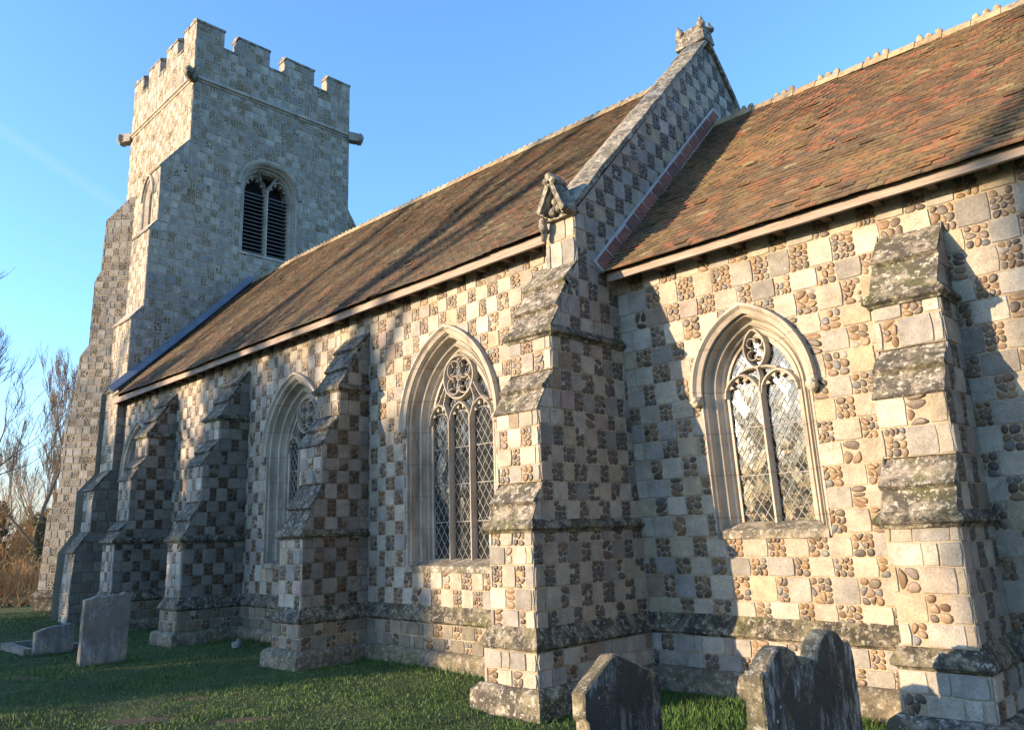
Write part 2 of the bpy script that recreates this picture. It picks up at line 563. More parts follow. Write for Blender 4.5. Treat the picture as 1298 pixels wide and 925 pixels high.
def rough_up(o, cuts=2, amp=0.012, freq=5.0, seed=0.0):
    """subdivide a chunky mesh and push its vertices about so that edges are worn"""
    bm = bmesh.new()
    bm.from_mesh(o.data)
    bmesh.ops.remove_doubles(bm, verts=bm.verts, dist=0.0005)
    for _ in range(cuts):
        long = [e for e in bm.edges if e.calc_length() > 0.07]
        if long:
            bmesh.ops.subdivide_edges(bm, edges=long, cuts=1, use_grid_fill=True)
    for v in bm.verts:
        p = v.co * freq + Vector((seed, 0, 0))
        n = mnoise.noise_vector(p) * amp + mnoise.noise_vector(p * 3.1) * amp * 0.5
        v.co += n
    bm.to_mesh(o.data)
    bm.free()


def tag(o, label, cat, group=None, kind=None):
    o['label'] = label
    o['category'] = cat
    if group:
        o['group'] = group
    if kind:
        o['kind'] = kind


def empty(name, loc, label, cat, group=None):
    o = bpy.data.objects.new(name, None)
    COL.objects.link(o)
    o.location = loc
    o.empty_display_size = 0.3
    tag(o, label, cat, group)
    return o


class F:
    """planar frame: P = O + u U + v V + w N"""
    def __init__(s, O, U, V, N):
        s.O, s.U, s.V, s.N = Vector(O), Vector(U), Vector(V), Vector(N)

    def __call__(s, u, v, w=0.0):
        return s.O + s.U * u + s.V * v + s.N * w

    def moved(s, w):
        return F(s.O + s.N * w, s.U, s.V, s.N)


def lerp(a, b, t):
    return a + (b - a) * t


def clip(poly, nx, ny, c):
    """keep n.p <= c"""
    out = []
    n = len(poly)
    for i in range(n):
        p, q = poly[i], poly[(i + 1) % n]
        a = nx * p[0] + ny * p[1] - c
        b = nx * q[0] + ny * q[1] - c
        if a <= 0:
            out.append(p)
        if (a < 0 < b) or (b < 0 < a):
            t = a / (a - b)
            out.append((lerp(p[0], q[0], t), lerp(p[1], q[1], t)))
    return out


def area(poly):
    return 0.5 * sum(poly[i][0] * poly[(i + 1) % len(poly)][1] - poly[(i + 1) % len(poly)][0] * poly[i][1] for i in range(len(poly)))


def emit_stone(mb, f, poly, rnd, mat, relief=0.007, gap=0.005, seg=0.07, jit=0.004):
    cx = sum(p[0] for p in poly) / len(poly); cy = sum(p[1] for p in poly) / len(poly)
    pts = []
    n = len(poly)
    for i in range(n):
        p, q = poly[i], poly[(i + 1) % n]
        L = math.hypot(q[0] - p[0], q[1] - p[1])
        k = max(1, min(4, int(L / seg))) if seg else 1
        for j in range(k):
            t = j / k
            pts.append((lerp(p[0], q[0], t), lerp(p[1], q[1], t), j == 0))
    w = max(p[0] for p in poly) - min(p[0] for p in poly)
    h = max(p[1] for p in poly) - min(p[1] for p in poly)

    def shr(p, g):
        sx = max(0.1, 1 - 2 * g / max(w, 0.02)); sy = max(0.1, 1 - 2 * g / max(h, 0.02))
        return (cx + (p[0] - cx) * sx, cy + (p[1] - cy) * sy)
    lo = []; hi = []
    r = relief * R.uniform(0.55, 1.3)
    tx, ty = R.uniform(-0.012, 0.012), R.uniform(-0.012, 0.012)
    for (x, y, corner) in pts:
        j = R.uniform(-jit, jit), R.uniform(-jit, jit)
        g = gap + (jit * R.uniform(0.4, 1.6) if corner else 0)
        a = shr((x, y), g); a = (a[0] + j[0], a[1] + j[1])
        b = shr((x, y), g + r * 0.4 + (0.003 if corner else 0)); b = (b[0] + j[0], b[1] + j[1])
        lo.append(f(a[0], a[1], -0.001)); hi.append(f(b[0], b[1], r + (b[0] - cx) * tx + (b[1] - cy) * ty))
    k = len(pts)
    fs = [(i, (i + 1) % k, k + (i + 1) % k, k + i) for i in range(k)]
    fs.append(tuple(range(k, 2 * k)))
    mb.add(lo + hi, fs, mat, rnd)


def inside(poly, x, y, m=0.0):
    n = len(poly)
    for i in range(n):
        p, q = poly[i], poly[(i + 1) % n]
        ex, ey = q[0] - p[0], q[1] - p[1]
        L = math.hypot(ex, ey) or 1
        if (ex * (y - p[1]) - ey * (x - p[0])) / L < m:
            return False
    return True


def emit_flint(mb, f, poly, mat, detail=2, size=0.066, relief=0.016):
    """a panel of close-set cobbles: small voronoi cells, shrunk, rounded and domed"""
    x0 = min(p[0] for p in poly); x1 = max(p[0] for p in poly)
    y0 = min(p[1] for p in poly); y1 = max(p[1] for p in poly)
    w, h = x1 - x0, y1 - y0
    if w < 0.03 or h < 0.03:
        return
    size = size * R.uniform(0.85, 1.2)
    ny = max(1, round(h / size)); nx = max(1, round(w / size))
    if R.random() < 0.35 and nx > 1:
        nx -= 1
    pts = []
    for j in range(ny):
        k_ = max(1, nx + (R.choice((-1, 0, 0, 1)) if nx > 2 else R.choice((0, 0, 0, 1))))
        for i in range(k_):
            pts.append((x0 + w * (i + 0.5 + R.uniform(-0.33, 0.33)) / k_, y0 + h * (j + 0.5 + R.uniform(-0.33, 0.33)) / ny))
    for i, (px, py) in enumerate(pts):
        if not inside(poly, px, py, 0.004) or R.random() < 0.04:
            continue
        c = list(poly)
        for j, (qx, qy) in enumerate(pts):
            if j == i:
                continue
            dx, dy = qx - px, qy - py
            c = clip(c, dx, dy, dx * (px + qx) / 2 + dy * (py + qy) / 2)
            if len(c) < 3:
                break
        if len(c) < 3 or area(c) < 0.0004:
            continue
        cx = sum(p[0] for p in c) / len(c); cy = sum(p[1] for p in c) / len(c)
        # rounding: two passes of corner cutting
        for _ in range(R.choice((1, 2)) if detail >= 2 else 1):
            o = []
            for k in range(len(c)):
                p, q = c[k], c[(k + 1) % len(c)]
                o.append((lerp(p[0], q[0], 0.27), lerp(p[1], q[1], 0.27)))
                o.append((lerp(p[0], q[0], 0.73), lerp(p[1], q[1], 0.73)))
            c = o
        if detail >= 2 and len(c) > 12:
            c = c[::2]
        k = len(c)
        sh = R.uniform(0.86, 1.0) if detail >= 2 else R.uniform(0.5, 0.78)
        hz = relief * R.uniform(0.55, 1.1)
        levels = ((1.0, -0.003), (0.93, 0.62), (0.70, 0.95)) if detail >= 2 else ((1.0, -0.003), (0.75, 0.7))
        tx, ty = R.uniform(-0.16, 0.16), R.uniform(-0.16, 0.16)
        vs = []
        for (sc, lv) in levels:
            for (x, y) in c:
                dx, dy = (x - cx) * sh * sc, (y - cy) * sh * sc
                vs.append(f(cx + dx, cy + dy, lv * hz + dx * tx + dy * ty if lv > 0 else lv))
        top = len(vs)
        vs.append(f(cx, cy, hz))
        fs = []
        for l in range(len(levels) - 1):
            fs += [(l * k + q, l * k + (q + 1) % k, (l + 1) * k + (q + 1) % k, (l + 1) * k + q) for q in range(k)]
        l = len(levels) - 1
        fs += [(l * k + q, l * k + (q + 1) % k, top) for q in range(k)]
        mb.add(vs, fs, mat, R.random(), True)


def pw(pts):
    """piecewise linear function of z from [(z, value)...] ascending"""
    def fn(z):
        if z <= pts[0][0]:
            return pts[0][1]
        for (a, va), (b, vb) in zip(pts, pts[1:]):
            if z <= b:
                return lerp(va, vb, (z - a) / (b - a)) if b > a else vb
        return pts[-1][1]
    return fn


def masonry(mb, f, breaks, left, right, holes=(), h=0.2, ws=0.26, wf=0.17, phase=0.0, flint=1.0, detail=2, jit=0.003,
            relief=0.011, seg=0.07, sheet=True, ms=1, mf=2, gap=0.003, size=0.062, plain=0.0, msheet=0, parity=0, stone_chance=0.04):
    """chequered courses of limestone blocks and flint panels; mat 0 mortar, ms stone, mf flint"""
    if sheet:
        zs = breaks
        if not holes:
            for a, b in zip(zs, zs[1:]):
                vs = [f(left(a), a), f(right(a), a), f(right(b), b), f(left(b), b)]
                mb.add(vs, [(0, 1, 2, 3)], msheet, 0.5)
        else:
            outer = [(right(z), z) for z in zs] + [(left(z), z) for z in reversed(zs)]
            loops = [[Vector((p[0], p[1], 0)) for p in outer]] + [[Vector((p[0], p[1], 0)) for p in reversed(hh)] for hh in holes]
            flat = [p for l in loops for p in l]
            tris = tessellate_polygon(loops)
            vs = [f(p.x, p.y) for p in flat]
            fs = []
            for t in tris:
                a, b, c = (flat[i] for i in t)
                if (b.x - a.x) * (c.y - a.y) - (b.y - a.y) * (c.x - a.x) < 0:
                    t = (t[0], t[2], t[1])
                fs.append(tuple(t))
            mb.add(vs, fs, 0, 0.5)
    row = parity
    per = ws + wf
    anchor = left(breaks[0])
    varying = max(abs(left(z) - anchor) for z in breaks) > 0.03
    if varying:
        anchor = max(left(z) for z in breaks) - 40 * per
    for a, b in zip(breaks, breaks[1:]):
        n = max(1, round((b - a) / h))
        cuts = [lerp(a, b, (i + (R.uniform(-0.1, 0.1) if 0 < i < n else 0)) / n) for i in range(n + 1)]
        for z0, z1 in zip(cuts, cuts[1:]):
            row += 1
            ul = min(left(z0), left(z1)); ur = max(right(z0), right(z1))
            u00 = anchor - phase - (per / 2 if row % 2 else 0)
            k = max(0, int((ul - u00) / per) - 1)
            u = u00 + k * per
            cells = []
            while u < ur:
                w1 = ws * R.uniform(0.86, 1.14); w2 = wf * R.uniform(0.8, 1.2)
                cells.append((u, u + w1, 's'))
                cells.append((u + w1, u + w1 + w2, 'f'))
                # keep the chequer in step
                k += 1
                u = u00 + per * k + R.uniform(-0.015, 0.015)
                cells[-1] = (cells[-1][0], u, 'f')
            for (a0, a1, kd) in cells:
                if a1 < ul or a0 > ur:
                    continue
                poly = [(a0, z0), (a1, z0), (a1, z1), (a0, z1)]
                for fn, sgn in ((left, -1), (right, 1)):
                    x0, x1 = fn(z0), fn(z1)
                    # half plane on the chord (x0,z0)-(x1,z1)
                    nx, ny = (z1 - z0), -(x1 - x0)
                    if sgn < 0:
                        nx, ny = -nx, -ny
                    poly = clip(poly, nx, ny, nx * x0 + ny * z0)
                    if len(poly) < 3:
                        break
                if len(poly) < 3:
                    continue
                for hh in holes:
                    if len(poly) < 3:
                        break
                    cx = sum(p[0] for p in poly) / len(poly); cy = sum(p[1] for p in poly) / len(poly)
                    best = None
                    sep = False
                    m_ = len(hh)
                    for i in range(m_):
                        p, q = hh[i], hh[(i + 1) % m_]
                        ex, ey = q[0] - p[0], q[1] - p[1]
                        L = math.hypot(ex, ey)
                        if L < 1e-6:
                            continue
                        nx, ny = ey / L, -ex / L      # outward for ccw
                        c = nx * p[0] + ny * p[1]
                        d = nx * cx + ny * cy - c
                        if min(nx * s_[0] + ny * s_[1] - c for s_ in poly) >= 0:
                            sep = True
                            break
                        if best is None or d > best[0]:
                            best = (d, nx, ny, c)
                    if sep:
                        continue
                    poly = clip(poly, -best[1], -best[2], -best[3])
                if len(poly) < 3 or area(poly) < 0.0012:
                    continue
                wpoly = max(p[0] for p in poly) - min(p[0] for p in poly)
                # panels cut down to a sliver at a corner become stone
                edge = (a0 < ul + 0.02 or a1 > ur - 0.02)
                isf = kd == 'f' and R.random() < flint and not (edge and wpoly < 0.11) and R.random() > stone_chance
                if kd == 'f' and edge and wpoly > 0.11 and R.random() < 0.7:
                    isf = False
                if isf:
                    emit_flint(mb, f, poly, mf, detail, size, 0.012 if detail >= 2 else 0.010)
                elif kd == 's' and R.random() < plain:
                    emit_flint(mb, f, poly, mf, detail, size * 0.8)
                else:
                    emit_stone(mb, f, poly, R.random(), ms, relief, gap, seg, jit)


def sweep_path(mb, path, prof, mat=0, close=True, seg=0.0):
    """extrude profile [(offset to the right of travel, z)] along an xy polyline with mitres"""
    pts = []
    n = len(path)
    # subdivide long legs
    P = [Vector((p[0], p[1])) for p in path]
    offs = []
    for i in range(n):
        d0 = (P[i] - P[i - 1]).normalized() if i > 0 else None
        d1 = (P[i + 1] - P[i]).normalized() if i < n - 1 else None
        d0 = d0 or d1; d1 = d1 or d0
        n0 = Vector((d0.y, -d0.x)); n1 = Vector((d1.y, -d1.x))
        mm = (n0 + n1)
        mm = mm / max(0.2, mm.dot(n0))
        offs.append(mm)
    Q = []; O = []
    for i in range(n - 1):
        L = (P[i + 1] - P[i]).length
        k = max(1, int(L / seg)) if seg else 1
        for j in range(k):
            t = j / k
            Q.append(P[i].lerp(P[i + 1], t))
            if j == 0:
                O.append(offs[i])
            else:
                d = (P[i + 1] - P[i]).normalized()
                O.append(Vector((d.y, -d.x)))
    Q.append(P[-1]); O.append(offs[-1])
    k = len(prof)
    vs = []
    for q, o in zip(Q, O):
        jz = R.uniform(-0.004, 0.004) if seg else 0
        for (d, z) in prof:
            x = q + o * (d + (R.uniform(-0.003, 0.003) if seg else 0))
            vs.append((x.x, x.y, z + jz))
    fs = []
    for i in range(len(Q) - 1):
        for j in range(k if close else k - 1):
            j2 = (j + 1) % k
            fs.append((i * k + j, (i + 1) * k + j, (i + 1) * k + j2, i * k + j2))
    if close:
        fs.append(tuple(range(k)))
        fs.append(tuple((len(Q) - 1) * k + j for j in range(k - 1, -1, -1)))
    mb.add(vs, fs, mat, 0.5)


# ------------------------------------------------------------------ ground
def gz(x, y):
    z = 0.035 * mnoise.noise(Vector((x * 0.5, y * 0.5, 0))) + 0.012 * mnoise.noise(Vector((x * 2.1, y * 2.1, 3)))
    # a little higher against the nave wall
    if -13 < x < -0.5 and y > -3:
        z += 0.05 * max(0, 1 - abs(y) / 2.2)
    return z - 0.01


EARTH = [(-2.93, -3.37, 0.36, 0.14), (-2.1, -2.8, 0.34, 0.12), (-3.6, -2.6, 0.2, 0.08), (-2.2, -3.9, 0.35, 0.15), (-6.6, -3.4, 0.25, 0.1)]


def earth_at(x, y):
    e = 0
    for (ex, ey, a, b) in EARTH:
        dx, dy = x - ex, y - ey
        # ellipse stretched across the view
        u = (dx * 0.71 + dy * 0.71) / a; v = (dx * -0.71 + dy * 0.71) / b
        e = max(e, 1 - (u * u + v * v) * 0.6)
    return max(0, e)


def build_ground():
    xs = list(np.arange(-24, 9, 0.14)); ys = list(np.arange(-9, 3.2, 0.14))
    xs = [-24 - d for d in (900, 300, 120, 60, 30, 15, 7, 3)] + xs + [9 + d for d in (3, 7, 15, 30, 60, 120, 300, 900)]
    ys = [-9 - d for d in (900, 300, 120, 60, 30, 15, 7, 3)] + ys + [3.2 + d for d in (3, 7, 15, 30, 60, 120, 300, 900)]
    vs = [(x, y, gz(x, y)) for y in ys for x in xs]
    nx = len(xs)
    fs = [(j * nx + i, j * nx + i + 1, (j + 1) * nx + i + 1, (j + 1) * nx + i) for j in range(len(ys) - 1) for i in range(nx - 1)]
    me = bpy.data.meshes.new('ground')
    me.from_pydata(vs, [], fs)
    me.materials.append(M_ground)
    at = me.attributes.new('earth', 'FLOAT', 'POINT')
    at.data.foreach_set('value', [earth_at(v[0], v[1]) for v in vs])
    me.polygons.foreach_set('use_smooth', [True] * len(fs))
    me.update()
    o = bpy.data.objects.new('ground', me)
    COL.objects.link(o)
    o['kind'] = 'structure'


build_ground()

# ------------------------------------------------------------------ church root
church = empty('church', (0, 0, 0), 'medieval flint and limestone chequerwork church with square tower and tiled roofs', 'church')


def part(mb, name, mats, parent=church, label=None, bevel=0.0):
    o = mb.build(name, mats, None, bevel)
    o.parent = parent
    if label:
        o['label'] = label
    return o


K = 0.069
ZB = 0.25
YC = 0.742
FN = F((0, 0, 0), (1, 0, 0), (0, 0, 1), (0, -1, 0))                       # nave south wall
FC = F((0, YC + K * ZB, 0), (1, 0, 0), (0, -K, 1), (0, -1, 0))            # chancel south wall (leans outwards)
FE = F((0, 0, 0), (0, 1, 0), (0, 0, 1), (1, 0, 0))                        # nave east gable, u = y
XT = -13.8                                                                # tower east face
FT = F((XT, 0, 0), (0, 1, 0), (0, 0, 1), (1, 0, 0))


# ------------------------------------------------------------------ windows
def arch(a, rise, o, zsp, n=14):
    """pointed arch outline offset by o; returns points from left springing over the apex to the right springing"""
    r = (a * a + rise * rise) / (2 * a)
    xc = r - a
    rr = r + o
    ap = math.sqrt(max(0.0001, rr * rr - xc * xc))
    th = math.atan2(ap, xc)          # apex angle measured at right-hand centre
    pts = []
    for i in range(n + 1):
        t = th * i / n
        pts.append((xc - rr * math.cos(t), zsp + rr * math.sin(t)))
    L = pts
    Rr = [(-x, z) for (x, z) in reversed(pts[:-1])]
    return L + Rr


def outline(a, rise, o, zs, zsp, n=14):
    A = arch(a, rise, o, zsp, n)
    return [(A[0][0], zs)] + A + [(A[-1][0], zs)]


def hole_poly(cx, a, rise, o, zs, zsp, n=8):
    A = outline(a, rise, o, zs, zsp, n)
    # ccw: start bottom right, up the right side, over, down the left
    return [(cx + x, z) for (x, z) in reversed(A)]


def sweep_frame(mb, f, cx, a, rise, zs, zsp, prof, mat=0, close=False, full=True, n=16):
    rows = []
    for (o, w) in prof:
        A = outline(a, rise, o, zs, zsp, n) if full else arch(a, rise, o, zsp, n)
        rows.append([f(cx + x, z, w) for (x, z) in A])
    m_ = len(rows[0])
    vs = [p for r in rows for p in r]
    fs = []
    k = len(rows)
    for j in range(k if close else k - 1):
        j2 = (j + 1) % k
        for i in range(m_ - 1):
            fs.append((j * m_ + i, j * m_ + i + 1, j2 * m_ + i + 1, j2 * m_ + i))
    if close:
        fs.append(tuple(j * m_ for j in range(k)))
        fs.append(tuple(j * m_ + m_ - 1 for j in range(k - 1, -1, -1)))
    mb.add(vs, fs, mat, 0.5)


def bar(mb, f, pts, width, w0, w1, mat=0, closed=False):
    """chamfered stone bar along a 2d polyline, from depth w0 (back) to w1 (front)"""
    n = len(pts)
    prof = [(-width / 2, w0), (-width / 2, lerp(w0, w1, 0.45)), (-width * 0.16, w1), (width * 0.16, w1), (width / 2, lerp(w0, w1, 0.45)), (width / 2, w0)]
    vs = []
    for i in range(n):
        if closed:
            p, q = pts[i - 1], pts[(i + 1) % n]
        else:
            p, q = pts[max(0, i - 1)], pts[min(n - 1, i + 1)]
        d = Vector((q[0] - p[0], q[1] - p[1]))
        d = d.normalized() if d.length > 1e-9 else Vector((1, 0))
        nn = Vector((-d.y, d.x))
        for (o, w) in prof:
            vs.append(f(pts[i][0] + nn.x * o, pts[i][1] + nn.y * o, w))
    k = len(prof)
    fs = []
    for i in range(n if closed else n - 1):
        i2 = (i + 1) % n
        for j in range(k):
            j2 = (j + 1) % k
            fs.append((i * k + j, i * k + j2, i2 * k + j2, i2 * k + j))
    if not closed:
        fs.append(tuple(range(k - 1, -1, -1)))
        fs.append(tuple((n - 1) * k + j for j in range(k)))
    mb.add(vs, fs, mat, 0.5)


def arc(cx, cz, r, t0, t1, n=12):
    return [(cx + r * math.cos(rad(lerp(t0, t1, i / n))), cz + r * math.sin(rad(lerp(t0, t1, i / n)))) for i in range(n + 1)]


def light_head(mb, f, cx, hw, zsp, rise, w0, w1, width=0.035, cusps=True):
    A = arch(hw, rise, 0.0, zsp, 8)
    A = [(cx + x, z) for (x, z) in A]
    bar(mb, f, A, width, w0, w1)
    if cusps:
        # five foils along the underside
        n = 5
        L = [0.0]
        for p, q in zip(A, A[1:]):
            L.append(L[-1] + math.hypot(q[0] - p[0], q[1] - p[1]))

        def at(s):
            for i in range(len(A) - 1):
                if s <= L[i + 1]:
                    t = (s - L[i]) / max(1e-6, L[i + 1] - L[i])
                    return (lerp(A[i][0], A[i + 1][0], t), lerp(A[i][1], A[i + 1][1], t))
            return A[-1]
        cen = (cx, zsp + rise * 0.28)
        for i in range(1, n):
            p = at(L[-1] * i / n)
            d = (cen[0] - p[0], cen[1] - p[1])
            l = math.hypot(*d)
            q = (p[0] + d[0] / l * hw * 0.36, p[1] + d[1] / l * hw * 0.36)
            # cusp: small triangle with curved flanks
            s0 = at(L[-1] * (i - 0.42) / n); s1 = at(L[-1] * (i + 0.42) / n)
            wm = lerp(w0, w1, 0.6)
            mid0 = (lerp(s0[0], q[0], 0.55) + (p[0] - q[0]) * 0.25, lerp(s0[1], q[1], 0.55) + (p[1] - q[1]) * 0.25)
            mid1 = (lerp(s1[0], q[0], 0.55) + (p[0] - q[0]) * 0.25, lerp(s1[1], q[1], 0.55) + (p[1] - q[1]) * 0.25)
            P = [s0, mid0, q, mid1, s1]
            vs = [f(x, z, wm) for x, z in P] + [f(x, z, w0) for x, z in P]
            fs = [(0, 1, 2, 3, 4)] + [(j, j + 5, j + 6, j + 1) for j in range(4)]
            mb.add(vs, fs, 0, 0.5)


def lattice_lines(poly, dw, dh, cx, z0):
    """diamond lattice cells clipped to a convex polygon"""
    xs = [p[0] for p in poly]; zs = [p[1] for p in poly]
    lines = []
    for sgn in (1, -1):
        nx, nz = 1 / dw, sgn / dh
        vals = [nx * (x - cx) + nz * (z - z0) for x, z in poly]
        k0, k1 = math.floor(min(vals)), math.ceil(max(vals))
        for k in range(k0, k1 + 1):
            hits = []
            n = len(poly)
            for i in range(n):
                a, b = vals[i] - k, vals[(i + 1) % n] - k
                if (a <= 0 < b) or (b <= 0 < a):
                    t = a / (a - b)
                    hits.append((lerp(poly[i][0], poly[(i + 1) % n][0], t), lerp(poly[i][1], poly[(i + 1) % n][1], t)))
            if len(hits) == 2:
                lines.append(hits)
    return lines


def glass_panes(mb, f, poly, dw, dh, cx, z0, w, tilt, plumb=0.0):
    """each diamond quarry is its own slightly tilted pane"""
    vx = [p[0] for p in poly]; vz = [p[1] for p in poly]
    nx0, nx1 = math.floor((min(vx) - cx) / dw) - 1, math.ceil((max(vx) - cx) / dw) + 1
    nz0, nz1 = math.floor((min(vz) - z0) / dh) - 1, math.ceil((max(vz) - z0) / dh) + 1
    for par in (0, 1):
        for i in range(nx0, nx1 + 1):
            for j in range(nz0, nz1 + 1):
                x = cx + (i + 0.5 * par) * dw + dw * 0.5; z = z0 + (j + 0.5 * par) * dh
                q = [(x - dw / 2, z), (x, z - dh / 2), (x + dw / 2, z), (x, z + dh / 2)]
                n = len(poly)
                for k in range(n):
                    p, r_ = poly[k], poly[(k + 1) % n]
                    ex, ez = r_[0] - p[0], r_[1] - p[1]
                    q = clip(q, ez, -ex, ez * p[0] - ex * p[1])
                    if len(q) < 3:
                        break
                if len(q) < 3 or abs(area(q)) < 1e-5:
                    continue
                tx, tz = R.gauss(0, tilt), R.gauss(0, tilt) - plumb
                vs = [f(a, b, w + (a - x) * tx + (b - z) * tz) for a, b in q]
                mb.add(vs, [tuple(range(len(q)))], 0, R.random())


def make_window(f, cx, a, rise, zs, zsp, ai, fw, depth, kind, name='window', label=None, stone=M_dressed, dw=0.115, dh=0.17, zg=None, tilt=0.012, plumb=0.0):
    """a = half width of the hood line; offsets are measured from it. ai = half width of the glazed opening"""
    root = None
    oi = ai - a                                    # (negative) offset of the glazed opening
    of = fw - a                                    # outer edge of the dressed frame
    s = MB()
    span = of - oi
    prof = [(of - span * t, w if w > 0 else w * depth) for (t, w) in (
        (0.0, 0.010), (0.09, 0.012), (0.11, -0.09), (0.17, -0.12), (0.20, -0.04), (0.245, -0.10), (0.27, -0.42), (0.31, -0.56), (0.40, -0.62), (0.47, -0.54),
        (0.50, -0.46), (0.55, -0.50), (0.58, -0.66), (0.64, -0.82), (0.72, -0.82), (0.76, -0.74), (0.80, -0.80), (0.83, -0.95), (1.0, -0.92), (1.0, -1.25))]
    sweep_frame(s, f, cx, a, rise, zs - 0.06, zsp, prof)
    root = part(s, name, stone, church, label)
    loc0 = church
    # hood mould
    hm = MB()
    sweep_frame(hm, f, cx, a, rise, zs, zsp, [(-0.045, 0.0), (-0.045, 0.03), (-0.005, 0.05), (0.022, 0.085), (0.05, 0.08), (0.058, 0.035), (0.058, 0.0)], close=True, full=False)
    part(hm, 'hood_mould', stone, root)
    for sx in (-1, 1):
        b = MB()
        c = f(cx + sx * (a + 0.012), zsp - 0.045, 0.045)
        b.lump(c, (0.055, 0.055, 0.062), R.random() * 9, 0.5, 6, 0, 3)
        b.lump((c.x, c.y - 0.035, c.z + 0.012), (0.035, 0.03, 0.035), R.random() * 9, 0.4, 6)
        part(b, 'label_stop', stone, root)
    zg = zg or zs + 0.09
    # sill
    sl = MB()
    x0, x1 = cx - fw + 0.02, cx + fw - 0.02
    xi0, xi1 = cx - ai - 0.012, cx + ai + 0.012
    P = [f(x0, zs - 0.075, 0.03), f(x1, zs - 0.075, 0.03), f(x1, zs - 0.075, -0.05), f(x0, zs - 0.075, -0.05),
         f(x0, zs, 0.018), f(x1, zs, 0.018), f(xi1, zg, -depth + 0.01), f(xi0, zg, -depth + 0.01)]
    sl.hull8(P)
    so = part(sl, 'sill', M_coping, root)
    # glass
    gl = outline(a, rise, oi + 0.01, zg - 0.03, zsp, 10)
    poly = [(cx + x, z) for (x, z) in reversed(gl)]
    wg = -depth - 0.012
    g = MB()
    glass_panes(g, f, poly, dw, dh, cx, zg, wg, tilt, plumb)
    part(g, 'glass', M_glass, root)
    c = MB()
    for (p, q) in lattice_lines(poly, dw, dh, cx + dw * 0.5, zg + 0.0):
        bar(c, f, [p, q], 0.0085, wg + 0.0005, wg + 0.007)
    z = zg + 0.45
    while z < zsp + 0.2:
        bar(c, f, [(cx - ai, z), (cx + ai, z)], 0.012, wg + 0.001, wg + 0.012)
        z += 0.47
    part(c, 'leading', M_came, root)
    # mullions and tracery
    w0, w1 = wg + 0.004, -depth + 0.075
    t = MB()
    tr = MB()
    if kind == 3:
        mw = 0.058
        lw = (2 * ai - 2 * mw) / 3
        cs = [cx - lw - mw, cx, cx + lw + mw]
        zl = zsp + 0.035
        for x in (cs[0] + lw / 2 + mw / 2, cs[2] - lw / 2 - mw / 2):
            bar(t, f, [(x, zg - 0.02), (x, zl + 0.04)], mw, w0, w1)
        for i, x in enumerate(cs):
            light_head(tr, f, x, lw / 2 + mw * 0.35, zl, 0.25 if i != 1 else 0.24, w0, w1 - 0.01, 0.04)
        cz, cr = zsp + 0.61, 0.285
        bar(tr, f, arc(cx, cz, cr, 0, 360, 28)[:-1], 0.05, w0, w1, closed=True)
        # four curling mouchettes inside the circle, each cusped
        for q in range(4):
            t0 = 45 + 90 * q
            ex, ez = cx + cr * 0.50 * math.cos(rad(t0)), cz + cr * 0.50 * math.sin(rad(t0))
            bar(tr, f, arc(ex, ez, cr * 0.43, t0 - 200, t0 + 130, 14), 0.03, w0, w1 - 0.015)
            for cu in range(3):
                an = t0 - 120 + cu * 100
                p = (ex + cr * 0.43 * math.cos(rad(an)), ez + cr * 0.43 * math.sin(rad(an)))
                pq = (ex + cr * 0.17 * math.cos(rad(an + 18)), ez + cr * 0.17 * math.sin(rad(an + 18)))
                bar(tr, f, [p, pq], 0.03, w0, w1 - 0.03)
        bar(tr, f, arc(cx, cz, cr * 0.18, 0, 360, 12)[:-1], 0.026, w0, w1 - 0.02, closed=True)
        # bars from the circle to the arch and down to the outer heads
        for sx in (-1, 1):
            bar(tr, f, [(cx + sx * 0.24, cz - 0.17), (cx + sx * 0.30, zl + 0.25), (cx + sx * (lw / 2 + mw / 2), zl + 0.02)], 0.042, w0, w1 - 0.005)
            bar(tr, f, [(cx + sx * 0.27, cz - 0.1), (cx + sx * 0.40, zl + 0.28), (cx + sx * (ai - 0.02), zl + 0.20)], 0.034, w0, w1 - 0.01)
    elif kind == 2:
        mw = 0.062
        lw = (2 * ai - mw) / 2
        zl = zsp - 0.03
        bar(t, f, [(cx, zg - 0.02), (cx, zl + 0.08)], mw, w0, w1)
        for sx in (-1, 1):
            light_head(tr, f, cx + sx * (lw / 2 + mw / 2), lw / 2 + mw * 0.3, zl, 0.215, w0, w1 - 0.01, 0.044)
        # reticulation unit above the lights
        zc = zsp + 0.42
        hw, hh = 0.115, 0.19
        pts = []
        for i in range(32):
            an = 2 * math.pi * i / 32
            s_, c_ = math.sin(an), math.cos(an)
            k = 1 - 0.25 * abs(s_) ** 3
            pts.append((cx + hw * c_ * k * 1.0, zc + hh * s_ * (0.9 + 0.1 * abs(s_))))
        bar(tr, f, pts, 0.042, w0, w1, closed=True)
        for q in range(4):
            an = 45 + 90 * q
            ex, ez = cx + hw * 0.45 * math.cos(rad(an)), zc + hh * 0.45 * math.sin(rad(an))
            bar(tr, f, arc(ex, ez, hw * 0.42, an - 130, an + 130, 10), 0.022, w0, w1 - 0.02)
        bar(tr, f, [(cx, zl + 0.02), (cx + 0.02, zl + 0.16), (cx, zc - hh * 0.9)], 0.04, w0, w1)
        for sx in (-1, 1):
            bar(tr, f, [(cx, zc - hh * 0.95), (cx + sx * 0.10, zc - hh * 0.98), (cx + sx * 0.20, zl + 0.235), (cx + sx * (lw / 2 + mw / 2), zl + 0.215)], 0.036, w0, w1 - 0.01)
    if t.v:
        part(t, 'mullion', M_dressed_dark if kind == 3 else stone, root)
    if tr.v:
        part(tr, 'tracery', M_dressed_dark if kind == 3 else stone, root)
    return root


